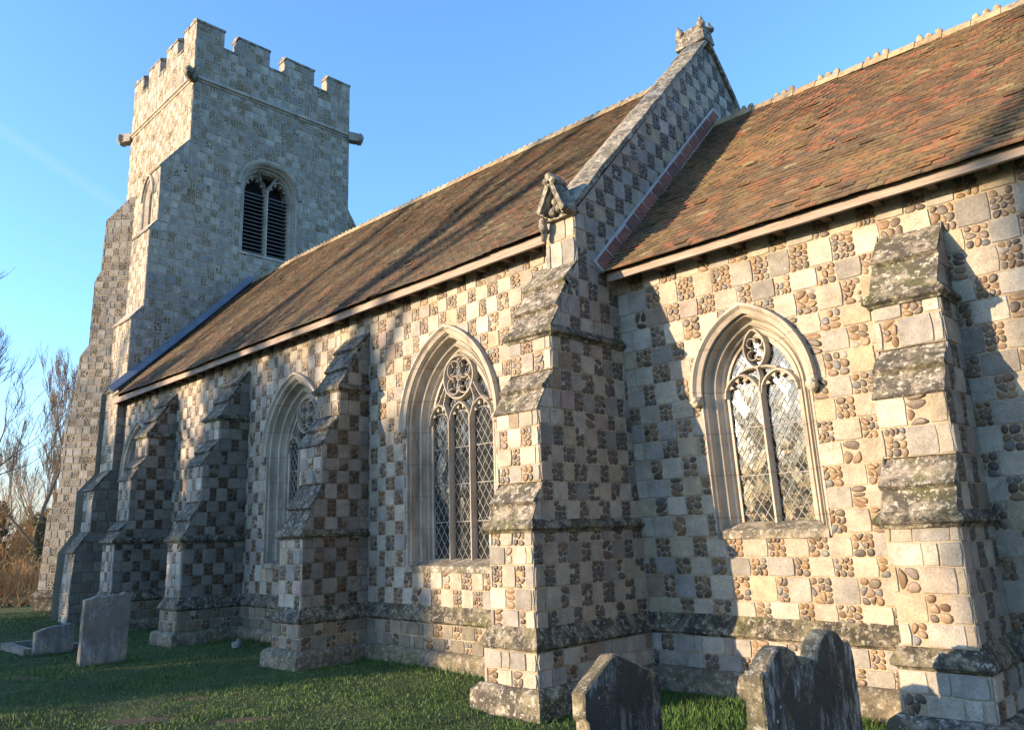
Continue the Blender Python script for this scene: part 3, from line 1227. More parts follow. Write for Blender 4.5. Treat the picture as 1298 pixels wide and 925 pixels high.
# window parameters:  (frame, centre, hood half width, rise, sill z, spring z, glazed half width, frame half width, depth)
W3 = dict(f=FN, cx=-2.395, a=0.905, rise=1.22, zs=1.215, zsp=2.985, ai=0.575, fw=0.875, depth=0.235, kind=3, zg=1.30)
W2 = dict(f=FN, cx=-6.155, a=0.955, rise=1.24, zs=1.215, zsp=2.95, ai=0.58, fw=0.925, depth=0.25, kind=3, zg=1.30)
W1 = dict(f=FN, cx=-12.80, a=0.86, rise=1.18, zs=1.215, zsp=3.02, ai=0.52, fw=0.83, depth=0.25, kind=3, zg=1.30)
WC = dict(f=FC, cx=1.495, a=0.60, rise=0.80, zs=1.545, zsp=2.89, ai=0.365, fw=0.585, depth=0.20, kind=2, zg=1.63)

# ------------------------------------------------------------------ nave south wall
const = lambda v: (lambda z: v)
holes = [hole_poly(w['cx'], w['a'], w['rise'], w['fw'] - w['a'] - 0.02, w['zs'] - 0.07, w['zsp']) for w in (W1, W2, W3)]
mb = MB()
masonry(mb, FN, [0.70, 1.2, 2.0, 3.0, 4.0, 4.86], const(XT), const(-0.05), holes, h=0.2, ws=0.225, wf=0.155)
part(mb, 'nave_wall', [M_mortar, M_ashlar, M_flint])
# gable end above the chancel, with the buttress face running down flush below it
YA, ZA = 2.99, 8.53
GS = 1.075
zk = 5.0
gl = pw([(0.70, -0.0), (4.42, -0.225), (zk, -0.225), (ZA, YA)])
gr = pw([(0.70, 6.2), (zk, 6.2), (ZA, YA)])
mb = MB()
# split: below the chancel roof only the strip south of the chancel wall is seen
masonry(mb, FE, [4.42, zk], const(-0.225), const(6.2), h=0.19, ws=0.205, wf=0.15)
masonry(mb, FE, [zk, 6.0, 7.2, ZA - 0.12], gl, gr, h=0.2, ws=0.21, wf=0.155, stone_chance=0.0)
mb.add([FE(0.77, 0.0), FE(6.2, 0.0), FE(6.2, 4.42), FE(0.77, 4.42)], [(0, 1, 2, 3)], 0, 0.5)
part(mb, 'gable_wall', [M_mortar, M_ashlar, M_greyflint])
# little south return at the corner (the block that carries the kneeler)
mb = MB()
fk = F((0, -0.225, 0), (1, 0, 0), (0, 0, 1), (0, -1, 0))
masonry(mb, fk, [4.42, 4.72, 4.97], const(-0.42), const(0.0), h=0.28, ws=0.3, wf=0.16, flint=0.0)
mb.add([(-0.42, -0.225, 4.3), (-0.42, 0.02, 4.3), (-0.42, 0.02, 4.97), (-0.42, -0.225, 4.97)], [(0, 3, 2, 1)], 1, 0.4)
part(mb, 'kneeler_block', [M_mortar, M_ashlar, M_flint])
# north nave wall and west return
mb = MB()
masonry(mb, F((0, 6.2, 0), (-1, 0, 0), (0, 0, 1), (0, 1, 0)), [0.0, 4.86], const(0), const(-XT), h=0.25, ws=0.35, wf=0.25, detail=1, seg=0)
part(mb, 'north_wall', [M_mortar, M_ashlar, M_flint])

for i, W in enumerate((W3, W2, W1)):
    make_window(**W)
make_window(**WC, tilt=0.015, plumb=K * 0.85)

# ------------------------------------------------------------------ chancel south wall
XE = 8.0
mb = MB()
masonry(mb, FC, [0.70, 1.5, 2.5, 3.5, 4.36], const(0.0), const(XE),
        [hole_poly(WC['cx'], WC['a'], WC['rise'], WC['fw'] - WC['a'] - 0.02, WC['zs'] - 0.07, WC['zsp'])], h=0.195, ws=0.245, wf=0.17, phase=0.05, stone_chance=0.02)
part(mb, 'chancel_wall', [M_mortar, M_ashlar, M_flint])
mb = MB()
masonry(mb, F((XE, 0, 0), (0, 1, 0), (0, 0, 1), (1, 0, 0)), [0.0, 4.3, 7.0], pw([(0, 0.72), (4.3, 0.46), (7.0, 2.99)]), pw([(0, 5.3), (4.3, 5.5), (7.0, 2.99)]), h=0.25, ws=0.3, wf=0.2, detail=1, seg=0)
masonry(mb, F((XE, 5.3, 0), (-1, 0, 0), (0, 0, 1), (0, 1, 0)), [0.0, 4.4], const(0), const(XE), h=0.25, ws=0.35, wf=0.25, detail=1, seg=0)
part(mb, 'chancel_end_wall', [M_mortar, M_ashlar, M_flint])


# ------------------------------------------------------------------ plinths
PL = [(0.0, 0.742), (0.012, 0.742), (0.085, 0.600), (0.088, 0.565), (0.060, 0.552), (0.052, 0.535), (0.0, 0.535)]


def plinth(mb_lip, mb_low, path, cap=PL, h0=0.535, base=True, flint=1.0):
    sweep_path(mb_lip, path, cap, 0, True, 0.12)
    # lower courses as blocks on each leg
    for (p, q) in zip(path, path[1:]):
        P, Q = Vector((p[0], p[1], 0)), Vector((q[0], q[1], 0))
        d = (Q - P)
        L = d.length
        d.normalize()
        nrm = Vector((d.y, -d.x, 0))
        f = F(P + nrm * 0.052, d, (0, 0, 1), nrm)
        masonry(mb_low, f, [0.225, h0], const(-0.05), const(L + 0.05), h=0.155, ws=0.22, wf=0.13, flint=flint * 0.75, detail=2)
    bs = [(0.0, 0.235), (0.085, 0.232), (0.125, 0.205), (0.15, 0.17), (0.155, 0.10), (0.155, -0.15), (0.0, -0.15)]
    if base:
        sweep_path(mb_lip, path, bs, 1, True, 0.14)


lip = MB(); low = MB()
plinth(lip, low, [(XT - 0.2, 0.0), (-0.585, 0.0)])
o = part(lip, 'plinth_cap', [M_lip, M_base]); rough_up(o, 0, 0.006, 6)
part(low, 'plinth_wall', [M_mortar, M_plinthstone, M_flint])
lip = MB(); low = MB()
plinth(lip, low, [(0.0, 0.71), (XE, 0.71)])
o = part(lip, 'plinth_cap', [M_lip, M_base], label='paler chancel plinth cap with moss'); rough_up(o, 0, 0.006, 6)
part(low, 'plinth_wall', [M_mortar, M_ashlar, M_flint])


# ------------------------------------------------------------------ buttresses
def slab(mb, x0, x1, d0, z0, d1, z1, th, f, mat=0):
    """sloping weathering stone from (d0, z0) at the top to (d1, z1) at the bottom"""
    s = Vector((d1 - d0, z1 - z0)).normalized()
    n = Vector((-s.y, s.x))
    if n.x < 0:
        n = -n
    a = (d0, z0); b = (d1, z1); c = (d1 + n.x * th, z1 + n.y * th); d = (d0 + n.x * th, z0 + n.y * th)
    vs = [f(x0, p[1], p[0]) for p in (a, b, c, d)] + [f(x1, p[1], p[0]) for p in (a, b, c, d)]
    mb.add(vs, [(0, 1, 2, 3), (7, 6, 5, 4), (0, 4, 5, 1), (1, 5, 6, 2), (2, 6, 7, 3), (3, 7, 4, 0)], mat, R.random())


def buttress(f, xl, xr, stages, zbot, mats, slope_mat, strings, back=0.0, eback=0.0, label=None, two=True, east_mats=None, nslab=2, wide=0.0, low_mats=None, plinthy=True, ws=0.215, wf=0.14):
    """f: wall frame (u along wall, v up, w outwards). stages: [(w, z)...] from top to bottom, the profile of the buttress.
    Straight legs are faces, sloping ones are weatherings. strings: indices of stages whose weathering ends in a string lip."""
    prof_pts = sorted([(z, w) for (w, z) in stages])
    zs = [z for z, _ in prof_pts]
    # make breaks strictly ascending
    pp = []
    for z, w in prof_pts:
        if pp and z - pp[-1][0] < 1e-4:
            z = pp[-1][0] + 1e-4
        pp.append((z, w))
    D = pw(pp)
    root = MB()
    m1 = root
    # front faces
    for (w0, z0), (w1, z1) in zip(stages, stages[1:]):
        if abs(w0 - w1) < 0.09 and z0 - z1 > 0.25:
            ff = F(f.O + f.N * w1, f.U, f.V + f.N * ((w0 - w1) / (z0 - z1)) * 0, f.N)
            masonry(m1, ff, [z1, z0], const(xl), const(xr), h=0.2, ws=ws, wf=wf, jit=0.003)
    # sides: east (u = xr), seen from the east; west plain
    fe = F(f(xr, 0, 0), -f.N, f.V, f.U)       # u runs inwards: u = -w
    brk = [p[0] for p in pp]
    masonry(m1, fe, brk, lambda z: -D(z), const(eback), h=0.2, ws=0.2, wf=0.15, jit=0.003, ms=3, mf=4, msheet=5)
    fw = F(f(xl, 0, 0), f.N, f.V, -f.U)
    masonry(m1, fw, brk, const(-back), lambda z: D(z), h=0.22, ws=0.22, wf=0.15, detail=1, seg=0)
    o = part(m1, 'buttress', mats, church, label)
    # weatherings
    for i, ((w0, z0), (w1, z1)) in enumerate(zip(stages, stages[1:])):
        if w1 - w0 > 0.1:
            sb = MB()
            n = nslab if (z0 - z1) > 0.3 else 1
            if (z0 - z1) > 0.75:
                n = 3
            ov = 0.012
            for k in range(n):
                t0, t1 = k / n, (k + 1) / n
                a = (lerp(w0, w1, t0), lerp(z0, z1, t0)); b = (lerp(w0, w1, t1), lerp(z0, z1, t1))
                e = 0.03 if k < n - 1 else 0.035
                dx, dz = (w1 - w0), (z1 - z0)
                L = math.hypot(dx, dz)
                slab(sb, xl - ov - R.uniform(0, 0.008), xr + 0.004 + ov * wide, a[0] - (0.10 if k == 0 else 0.02), a[1] - dz / dx * (0.10 if k == 0 else 0.02) if False else a[1] + (-dz / L) * (0.0), b[0] + dx / L * e, b[1] + dz / L * e, 0.020 + 0.034 * (n - 1 - k), f)
            so = part(sb, 'weathering', slope_mat, o)
    rough_up(so, 2, 0.0045, 7, i * 3.3)
    # string lips
    for (w, z, drop) in strings:
        st = MB()
        p = [f(xl, z, -0.0), f(xl, z, w), f(xr, z, w), f(xr, z, -eback)]
        path = [(q.x, q.y) for q in p]
        sweep_path(st, path, [(0.0, z + 0.06), (0.02, z + 0.055), (0.06, z + 0.0), (0.062, z - 0.025), (0.03, z - 0.045), (0.022, z - 0.065), (0.0, z - 0.065)], 0, True, 0.15)
        so = part(st, 'string_course', M_lip, o)
        rough_up(so, 0, 0.005, 8)
    if plinthy:
        lp = MB(); lw = MB()
        w = stages[-1][0]
        p = [f(xl, 0, -0.05), f(xl, 0, w), f(xr, 0, w), f(xr, 0, -eback)]
        plinth(lp, lw, [(q.x, q.y) for q in p])
        so = part(lp, 'plinth_cap', [M_lip, M_base if low_mats is None else M_slope], o)
        rough_up(so, 0, 0.007, 6)
        part(lw, 'plinth_wall', low_mats or [M_mortar, M_plinthstone, M_flint], o)
    return o


MAS = [M_mortar, M_ashlar, M_flint]
MASD = MAS + [M_shadestone, M_darkflint, M_darkmortar]  # last three slots: east sides, painted darker for shade
MASB = MAS + [M_brownstone, M_greyflint, M_mortar]  # east sides again, with a milder shade painted into the stone
# the four nave buttresses, west to east, then the chancel one
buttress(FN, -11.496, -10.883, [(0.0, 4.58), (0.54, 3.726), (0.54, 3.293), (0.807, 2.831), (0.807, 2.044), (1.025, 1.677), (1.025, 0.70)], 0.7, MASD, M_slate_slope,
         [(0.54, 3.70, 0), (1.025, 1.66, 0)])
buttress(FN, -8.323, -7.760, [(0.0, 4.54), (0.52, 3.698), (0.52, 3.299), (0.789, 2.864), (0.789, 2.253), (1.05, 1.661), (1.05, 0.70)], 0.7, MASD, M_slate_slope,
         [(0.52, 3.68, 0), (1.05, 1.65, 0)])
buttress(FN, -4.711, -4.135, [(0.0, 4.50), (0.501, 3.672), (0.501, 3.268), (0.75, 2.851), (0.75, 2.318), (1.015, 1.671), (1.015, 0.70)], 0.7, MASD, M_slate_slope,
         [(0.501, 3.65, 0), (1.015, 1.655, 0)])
buttress(FN, -0.585, 0.0, [(0.225, 4.42), (0.687, 3.62), (0.687, 3.198), (0.91, 2.787), (0.91, 2.07), (1.053, 1.68), (1.053, 0.70)], 0.7, MASB, M_slope,
         [(0.687, 3.60, 0), (1.053, 1.655, 0)], eback=0.76, low_mats=MAS, label='broad east buttress flush with the gable wall', ws=0.2, wf=0.12)
FB5 = F(FC.O, FC.U, FC.V, FC.N)
cw = lambda y: YC - y     # distance out from the chancel wall
buttress(FB5, 2.85, 3.36, [(0.0, 4.05), (cw(0.333), 3.39), (cw(0.333), 2.958), (cw(0.093), 2.559), (cw(0.093), 2.073), (cw(-0.116), 1.62), (cw(-0.116), 0.70)], 0.7, MASB, M_slope,
         [(cw(0.333), 3.37, 0), (cw(-0.116), 1.605, 0)], low_mats=MAS, ws=0.24, wf=0.13, label='mossy chancel buttress in full sun')

# ------------------------------------------------------------------ roofs
def tiled(mb, P, nu, nv, gauge, wid, lo, hi, th=0.014):
    pass


def roof(name, x0, x1, y0, z0, y1, z1f, z0f, gauge, wid, mat, back_y, parent=church):
    """individual plain tiles from the eave (y0, z0) up to the ridge (y1, z1)"""
    mb = MB()
    L = math.hypot(y1 - y0, z1f((x0 + x1) / 2) - z0)
    n = int(L / gauge)
    for j in range(n + 1):
        t = j / n
        off = wid * 0.5 * (j % 2) + R.uniform(-0.01, 0.01)
        x = x0 + off - wid
        while x < x1:
            xa, xb = max(x0, x + 0.002), min(x1, x + wid - 0.002)
            x += wid
            if xb - xa < 0.02:
                continue
            xm = (xa + xb) / 2
            zz0, zz1 = z0f(xm), z1f(xm)
            d = Vector((0, y1 - y0, zz1 - zz0))
            LL = d.length
            d.normalize()
            nn = Vector((0, -d.z, d.y))
            sag = 0.02 * mnoise.noise(Vector((xm * 0.7, t * 3, 5))) + 0.008 * mnoise.noise(Vector((xm * 3, t * 12, 1)))
            base = Vector((0, y0, zz0)) + d * (LL * t)
            jl = R.uniform(-0.004, 0.004)
            lift = 0.024 + R.uniform(-0.002, 0.003) + (0.010 if R.random() < 0.02 else 0)
            tw = R.uniform(-0.0015, 0.0015)
            ex = -0.030 if j == 0 else -0.012
            p0 = base + d * (ex + jl) + nn * (sag + lift)
            p1 = base + d * (gauge * 1.15) + nn * (sag + 0.004)
            a = Vector((xa, p0.y, p0.z + tw)); b = Vector((xb, p0.y, p0.z - tw))
            c = Vector((xb, p1.y, p1.z)); e = Vector((xa, p1.y, p1.z))
            mid0 = (a + b) / 2 + nn * 0.003; mid1 = (c + e) / 2 + nn * 0.003
            dn = nn * 0.013
            vs = [a, mid0, b, c, mid1, e, a - dn, b - dn]
            mb.add(vs, [(0, 1, 4, 5), (1, 2, 3, 4), (6, 7, 2, 1, 0), (6, 0, 5), (7, 3, 2)], 0, R.random())
    # battens / underside sheet and the far slope
    k = 14
    vs = []; fs = []
    for i in range(k + 1):
        x = lerp(x0, x1, i / k)
        vs += [(x, y0 + 0.01, z0f(x) - 0.012), (x, y1, z1f(x) - 0.02), (x, back_y, z0f(x) - 0.03)]
    for i in range(k):
        fs += [(i * 3, i * 3 + 3, i * 3 + 4, i * 3 + 1), (i * 3 + 1, i * 3 + 4, i * 3 + 5, i * 3 + 2)]
    mb.add(vs, fs, 0, 0.3)
    return part(mb, name, mat, parent)


nz1 = pw([(-14.0, 8.30), (-11.5, 8.36), (-9.0, 8.34), (-5.0, 8.27), (-3.0, 8.23), (-0.3, 8.16)])
nz0 = pw([(-14.0, 4.92), (-11, 4.87), (0, 4.87)])
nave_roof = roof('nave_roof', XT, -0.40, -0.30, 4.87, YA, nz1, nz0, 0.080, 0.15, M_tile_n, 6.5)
cz1 = pw([(0, 7.20), (1.2, 7.17), (3.0, 7.10), (8, 7.02)])
cz0 = pw([(0, 4.365), (8, 4.365)])
chancel_roof = roof('chancel_roof', 0.03, XE + 0.1, 0.155, 4.365, YA, cz1, cz0, 0.080, 0.145, M_tile_c, 5.9)

# nave ridge: small lichen-crusted crest
mb = MB()
x = XT
while x < -0.45:
    L = 0.30
    z = nz1(x)
    prof = [(-0.13, -0.10), (-0.07, 0.0), (-0.025, 0.045), (0.025, 0.045), (0.07, 0.0), (0.13, -0.10)]
    vs = [(xx, YA + p[0], z + p[1] + 0.012) for xx in (x, x + L - 0.006) for p in prof]
    mb.add(vs, [(i, i + 1, i + 7, i + 6) for i in range(5)] + [(0, 6, 11, 5)], 0, R.random())
    for k in range(2):
        mb.lump((x + 0.075 + k * 0.15, YA, z + 0.065), (0.05, 0.022, R.uniform(0.025, 0.045)), R.random() * 9, 0.4, 6, 0, 1)
    x += L
part(mb, 'ridge_tiles', M_ridge, nave_roof)
# chancel ridge with pairs of worn crests
mb = MB()
x = 0.05
i = 0
while x < XE:
    L = 0.30
    z = cz1(x)
    prof = [(-0.13, -0.11), (-0.08, -0.02), (-0.03, 0.02), (0.03, 0.02), (0.08, -0.02), (0.13, -0.11)]
    vs = [(xx, YA + p[0], z + p[1] + 0.018) for xx in (x, x + L - 0.006) for p in prof]
    mb.add(vs, [(i_, i_ + 1, i_ + 7, i_ + 6) for i_ in range(5)] + [(0, 6, 11, 5)], 0, R.random())
    if i % 2 == 1:
        for k in range(3):
            mb.lump((x + 0.04 + k * 0.105, YA, z + 0.065), (0.04, 0.02, R.uniform(0.035, 0.06)), R.random() * 9, 0.5, 6, 0, 2)
    x += L
    i += 1
part(mb, 'ridge_tiles', M_ridge, chancel_roof)

# eaves boards
def eaves(xa, xb, y, zb, zt, lead, parent, name='eaves_board'):
    mb = MB()
    n = int((xb - xa) / 0.35)
    ring = []
    for i in range(n + 1):
        x = lerp(xa, xb, i / n)
        w = 0.012 * mnoise.noise(Vector((x * 1.3, zb, 0)))
        ring.append([(x, y + w * 0.3, zb + w * 0.6), (x, y + w * 0.3, zt + w), (x, y + 0.04, zt + w), (x, y + 0.04, zb + w * 0.6)])
    vs = [p for r in ring for p in r]
    fs = []
    for i in range(n):
        for j in range(4):
            j2 = (j + 1) % 4
            fs.append((i * 4 + j, (i + 1) * 4 + j, (i + 1) * 4 + j2, i * 4 + j2))
    fs += [(0, 1, 2, 3), (n * 4 + 3, n * 4 + 2, n * 4 + 1, n * 4)]
    mb.add(vs, fs, 0, 0.5)
    o = part(mb, name, M_board, parent)
    # rafter feet under it
    x = xa + 0.1
    while x < xb:
        r = MB()
        r.box((x, y + 0.045, zb + 0.02), (x + 0.07, y + 0.40, zt - 0.014))
        part(r, 'rafter_foot', M_rafter, parent)
        x += 0.45
    r = MB()
    r.box((xa, y + 0.042, zt - 0.012), (xb, y + 0.42, zt + 0.002))
    part(r, 'soffit', M_rafter, parent)
    return o


eaves(-13.9, -0.42, -0.255, 4.75, 4.868, 0, nave_roof)
eaves(0.08, XE, 0.205, 4.268, 4.362, 0, chancel_roof)

# lead flashing up the tower face, tile fillet on the gable
mb = MB()
pts = [(-0.33, 4.98), (0.643, 5.945), (1.745, 7.06), (2.99, 8.36)]
for (a, b) in zip(pts, pts[1:]):
    d = Vector((0, b[0] - a[0], b[1] - a[1])).normalized()
    n = Vector((0, -d.z, d.y))
    A, B = Vector((XT, a[0], a[1])), Vector((XT, b[0], b[1]))
    o_ = [A + Vector((0.0, 0, 0)) - n * 0.02, A + Vector((0.13, 0, 0)) + n * 0.02, A + Vector((0.13, 0, 0)) + n * 0.045, A + Vector((0.02, 0, 0)) + n * 0.17]
    p_ = [q + (B - A) for q in o_]
    mb.hull8(o_ + p_)
part(mb, 'lead_flashing', M_lead, nave_roof)
mb = MB()
fl = [(0.20, 4.36), (YA + 0.12, 7.32)]
d = Vector((0, fl[1][0] - fl[0][0], fl[1][1] - fl[0][1]))
L = d.length
d.normalize()
n = Vector((0, -d.z, d.y))
P0 = Vector((0.0, fl[0][0], fl[0][1])) + n * 0.035
k = 15
for i in range(k):
    a = P0 + d * (L * i / k + 0.010); b = P0 + d * (L * (i + 1) / k - 0.010)
    j = R.uniform(-0.006, 0.006)
    q = [a + n * 0.012, a + n * (0.135 + j), a + n * (0.135 + j) + Vector((0.035, 0, 0)), a + n * 0.012 + Vector((0.075, 0, 0))]
    mb.hull8(q + [v + (b - a) for v in q], 0, R.random())
a, b = P0 - d * 0.02, P0 + d * (L + 0.03)
q = [a - n * 0.01, a + n * 0.16, a + n * 0.16 + Vector((0.028, 0, 0)), a - n * 0.01 + Vector((0.07, 0, 0))]
mb.hull8(q + [v + (b - a) for v in q], 1, 0.4)
part(mb, 'tile_fillet', [M_flash, mat_simple('grey_fillet_mortar', (0.32, 0.31, 0.30), (0.45, 0.44, 0.42), 9)], chancel_roof)

# gable coping, kneeler gablet and apex stone
def coping(parent):
    mb = MB()
    ys = pw([(0, 0), (1, 1)])
    for (ya, za, yb, zb) in ((-0.30, 4.985, YA, ZA), (6.28, 4.985, YA, ZA)):
        n = 9
        A, B = Vector((0, ya, za)), Vector((0, yb, zb))
        d = (B - A).normalized()
        up = Vector((0, -d.z, d.y)) if d.y > 0 else Vector((0, d.z, -d.y))
        for i in range(n):
            a = A.lerp(B, i / n) + d * 0.004; b = A.lerp(B, (i + 1) / n) - d * 0.004
            j = R.uniform(-0.008, 0.008)
            q = [a + Vector((-0.35, 0, 0)), a + Vector((0.06, 0, 0)), a + Vector((0.06, 0, 0)) + up * (0.055 + j), a + Vector((-0.16, 0, 0)) + up * (0.105 + j), a + Vector((-0.35, 0, 0)) + up * (0.06 + j)]
            vs = q + [v + (b - a) for v in q]
            if d.y < 0:
                pass
            mb.add(vs, [(0, 1, 2, 3, 4), (9, 8, 7, 6, 5)] + [(jx, jx + 5, (jx + 1) % 5 + 5, (jx + 1) % 5) for jx in range(5)], 0, R.random())
    o = part(mb, 'gable_coping', M_coping, parent)
    rough_up(o, 2, 0.010, 6)
    return o


cop = coping(church)
mb = MB()
# gablet: two raking mouldings over a small recessed front, facing south
ax, az = -0.15, 5.36
for sx, ex, ez in ((-1, -0.335, 5.02), (1, 0.02, 4.97)):
    for k, (th, w0, w1) in enumerate(((0.055, -0.44, -0.20), (0.09, -0.40, -0.20))):
        p, q = Vector((ax, 0, az - 0.02 * k)), Vector((ex, 0, ez - 0.01 * k))
        d = (q - p).normalized()
        n_ = Vector((-d.z, 0, d.x))
        if n_.z < 0:
            n_ = -n_
        a, b = p - n_ * th * 0.5, p + n_ * th * 0.5
        vs = [Vector((v.x, w0, v.z)) for v in (a, a + (q - p), b + (q - p), b)] + [Vector((v.x, w1, v.z)) for v in (a, a + (q - p), b + (q - p), b)]
        mb.hull8(vs)
mb.add([(-0.33, -0.30, 4.95), (0.0, -0.30, 4.95), (-0.15, -0.30, 5.33), (-0.33, -0.1, 4.95), (0.0, -0.1, 4.95), (-0.15, -0.1, 5.33)],
       [(0, 1, 2), (5, 4, 3), (0, 3, 4, 1), (1, 4, 5, 2), (2, 5, 3, 0)], 0, 0.5)
for (dx, dz, r) in ((-0.15, 5.39, 0.045), (-0.20, 5.345, 0.035), (-0.10, 5.34, 0.035)):
    mb.tube([(dx, -0.46, dz), (dx, -0.25, dz)], [r, r], 8)
for (dx, dz, r) in ((-0.20, 5.02, 0.05), (-0.10, 5.04, 0.05), (-0.15, 5.13, 0.05)):
    mb.lump((dx, -0.34, dz), (r, 0.05, r), dx * 9, 0.4, 6)
mb.lump((-0.36, -0.33, 4.90), (0.04, 0.05, 0.10), 2, 0.5, 6)
mb.lump((-0.37, -0.31, 4.80), (0.03, 0.04, 0.07), 4, 0.5, 6)
part(mb, 'kneeler_gablet', M_coping, church)
mb = MB()
# saddle stone with four horned rolls at the apex of the gable
vs = [(-0.42, 2.84, 8.52), (0.07, 2.84, 8.52), (0.07, 3.14, 8.52), (-0.42, 3.14, 8.52), (-0.36, 2.88, 8.80), (0.03, 2.88, 8.80), (0.03, 3.10, 8.80), (-0.36, 3.10, 8.80)]
mb.hull8(vs)
for (x, y) in ((-0.33, 2.87), (0.02, 2.87), (0.02, 3.11), (-0.33, 3.11)):
    mb.lump((x, y, 8.79), (0.06, 0.05, 0.07), x * 7 + y, 0.5, 6)
    mb.tube([(x, y, 8.80), (x * 1.12, y, 8.92)], [0.05, 0.010], 6)
mb.lump((-0.15, 2.99, 8.80), (0.15, 0.09, 0.06), 3, 0.3, 5)
mb.lump((-0.40, 2.93, 8.74), (0.05, 0.05, 0.05), 6, 0.5, 6)
o = part(mb, 'apex_stone', M_coping, church)

# ------------------------------------------------------------------ tower
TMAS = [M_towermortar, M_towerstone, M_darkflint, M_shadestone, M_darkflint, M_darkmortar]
TY0, TY1, TXW = 1.10, 5.92, -18.2
ZS, ZP, ZC, ZM = 13.62, 13.70, 14.76, 15.28
BW = dict(cx=3.37, a=0.93, rise=0.84, zs=9.17, zsp=11.04)
mb = MB()
tk = dict(h=0.21, ws=0.25, wf=0.165, detail=1, seg=0.16, jit=0.010, relief=0.010, flint=0.62, size=0.056, gap=0.003, plain=0.06)
hole = hole_poly(BW['cx'], BW['a'], BW['rise'], -0.11, BW['zs'] - 0.1, BW['zsp'])
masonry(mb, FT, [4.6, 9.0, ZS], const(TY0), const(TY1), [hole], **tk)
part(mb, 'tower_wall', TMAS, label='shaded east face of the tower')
mb = MB()
masonry(mb, F((0, TY0, 0), (1, 0, 0), (0, 0, 1), (0, -1, 0)), [0.0, 5.0, ZS], const(TXW), const(XT), **dict(tk, flint=0.8, size=0.06))
masonry(mb, F((TXW, 0, 0), (0, -1, 0), (0, 0, 1), (-1, 0, 0)), [0.0, 9.0, ZS], const(-TY1), const(-TY0), **dict(tk, flint=0.0))
mb.add([(XT, TY1, 0), (TXW, TY1, 0), (TXW, TY1, ZS), (XT, TY1, ZS)], [(0, 1, 2, 3)], 1, 0.4)
part(mb, 'tower_wall', [M_towermortar, M_ashlar, M_flint], label='sunlit south face of the tower')
# stair-turret buttress flush with the east face
tprof = [(1.10, 11.78), (0.42, 10.86), (0.42, 9.38), (0.25, 9.14), (0.23, 7.15), (-0.02, 6.82), (-0.04, 5.33), (-0.18, 5.10), (-0.20, 3.23), (-0.55, 2.80), (-0.56, 1.87), (-0.83, 1.46), (-0.87, 0.60), (-0.87, -0.05)]
stg = [(TY0 - y, z) for (y, z) in tprof]
FTS = F((0, TY0, 0), (1, 0, 0), (0, 0, 1), (0, -1, 0))
mb = MB()
XW = {0: -14.98, 1: -14.98}
for (w0, z0), (w1, z1) in zip(stg, stg[1:]):
    wdt = 1.17 if z0 > 5.5 else (0.80 if z0 > 3.3 else 0.62)
    fx = F(FTS.O + FTS.N * w0, FTS.U, FTS.V, FTS.N)
    if z0 - z1 > 0.5 and abs(w0 - w1) < 0.2:
        wl_ = XT - wdt
        V = Vector((0, 0, 1)) + Vector((0, -1, 0)) * ((w0 - w1) / (z0 - z1)) * 1.0
        base = FTS.O + FTS.N * w1 - Vector((0, -1, 0)) * ((w0 - w1) / (z0 - z1)) * z1
        fx = F(base, (1, 0, 0), V, (0, -1, 0))
        hl = ()
        if z0 > 10:
            hl = [hole_poly(-14.52, 0.29, 0.55, 0.05, 9.42, 10.15, 6)]
        masonry(mb, fx, [z1, z0], const(wl_), const(XT), hl, **dict(tk, ws=0.25, wf=0.165))
pts = sorted([(z, w) for (w, z) in stg])
D = pw(pts)
masonry(mb, F((XT, TY0, 0), (0, 1, 0), (0, 0, 1), (1, 0, 0)), [p[0] for p in pts if p[0] > 5.0], lambda z: -D(z), const(0.0), **tk)
masonry(mb, F((XT, TY0, 0), (0, 1, 0), (0, 0, 1), (1, 0, 0)), [p[0] for p in pts if p[0] < 5.4], lambda z: -D(z), const(0.0), **dict(tk, ms=3, mf=4, msheet=5, flint=0.1))  # low east face takes the darker set, shade painted into its colour
masonry(mb, F((XT - 1.17, TY0, 0), (0, -1, 0), (0, 0, 1), (-1, 0, 0)), [p[0] for p in pts], const(0.0), lambda z: D(z), **dict(tk, flint=0.0))
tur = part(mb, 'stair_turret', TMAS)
for (w0, z0), (w1, z1) in zip(stg, stg[1:]):
    if w1 - w0 > 0.1:
        sb = MB()
        n = 3 if z0 > 10 else 2
        wdt = 1.17 if z0 > 5.5 else (0.80 if z0 > 3.3 else 0.62)
        for k in range(n):
            a = (lerp(w0, w1, k / n), lerp(z0, z1, k / n)); b = (lerp(w0, w1, (k + 1) / n), lerp(z0, z1, (k + 1) / n))
            slab(sb, XT - wdt - 0.01, XT + 0.006, a[0], a[1], b[0] + 0.03, b[1] - 0.03, 0.03, FTS)
        part(sb, 'weathering', M_slate_slope if z0 < 6 else M_towerstone, tur)
# slit window on the turret
fx = F((0, 0.42, 0), (1, 0, 0), (0, 0, 1), (0, -1, 0))
mb = MB()
sweep_frame(mb, fx, -14.52, 0.29, 0.55, 9.44, 10.15, [(0.06, 0.008), (0.03, 0.012), (0.0, -0.03), (-0.06, -0.06), (-0.12, -0.09), (-0.12, -0.16)], n=8)
mb.add([fx(-14.75, 9.44, -0.14), fx(-14.29, 9.44, -0.14), fx(-14.29, 10.9, -0.14), fx(-14.75, 10.9, -0.14)], [(0, 1, 2, 3)], 0, 0.5)
sw = part(mb, 'slit_window', M_dressed)
mb = MB()
sweep_frame(mb, fx, -14.52, 0.36, 0.62, 9.44, 10.2, [(0.0, 0.0), (0.0, 0.05), (0.04, 0.06), (0.06, 0.03), (0.06, 0.0)], close=True, full=False, n=8)
part(mb, 'hood_mould', M_dressed, sw)
mb = MB()
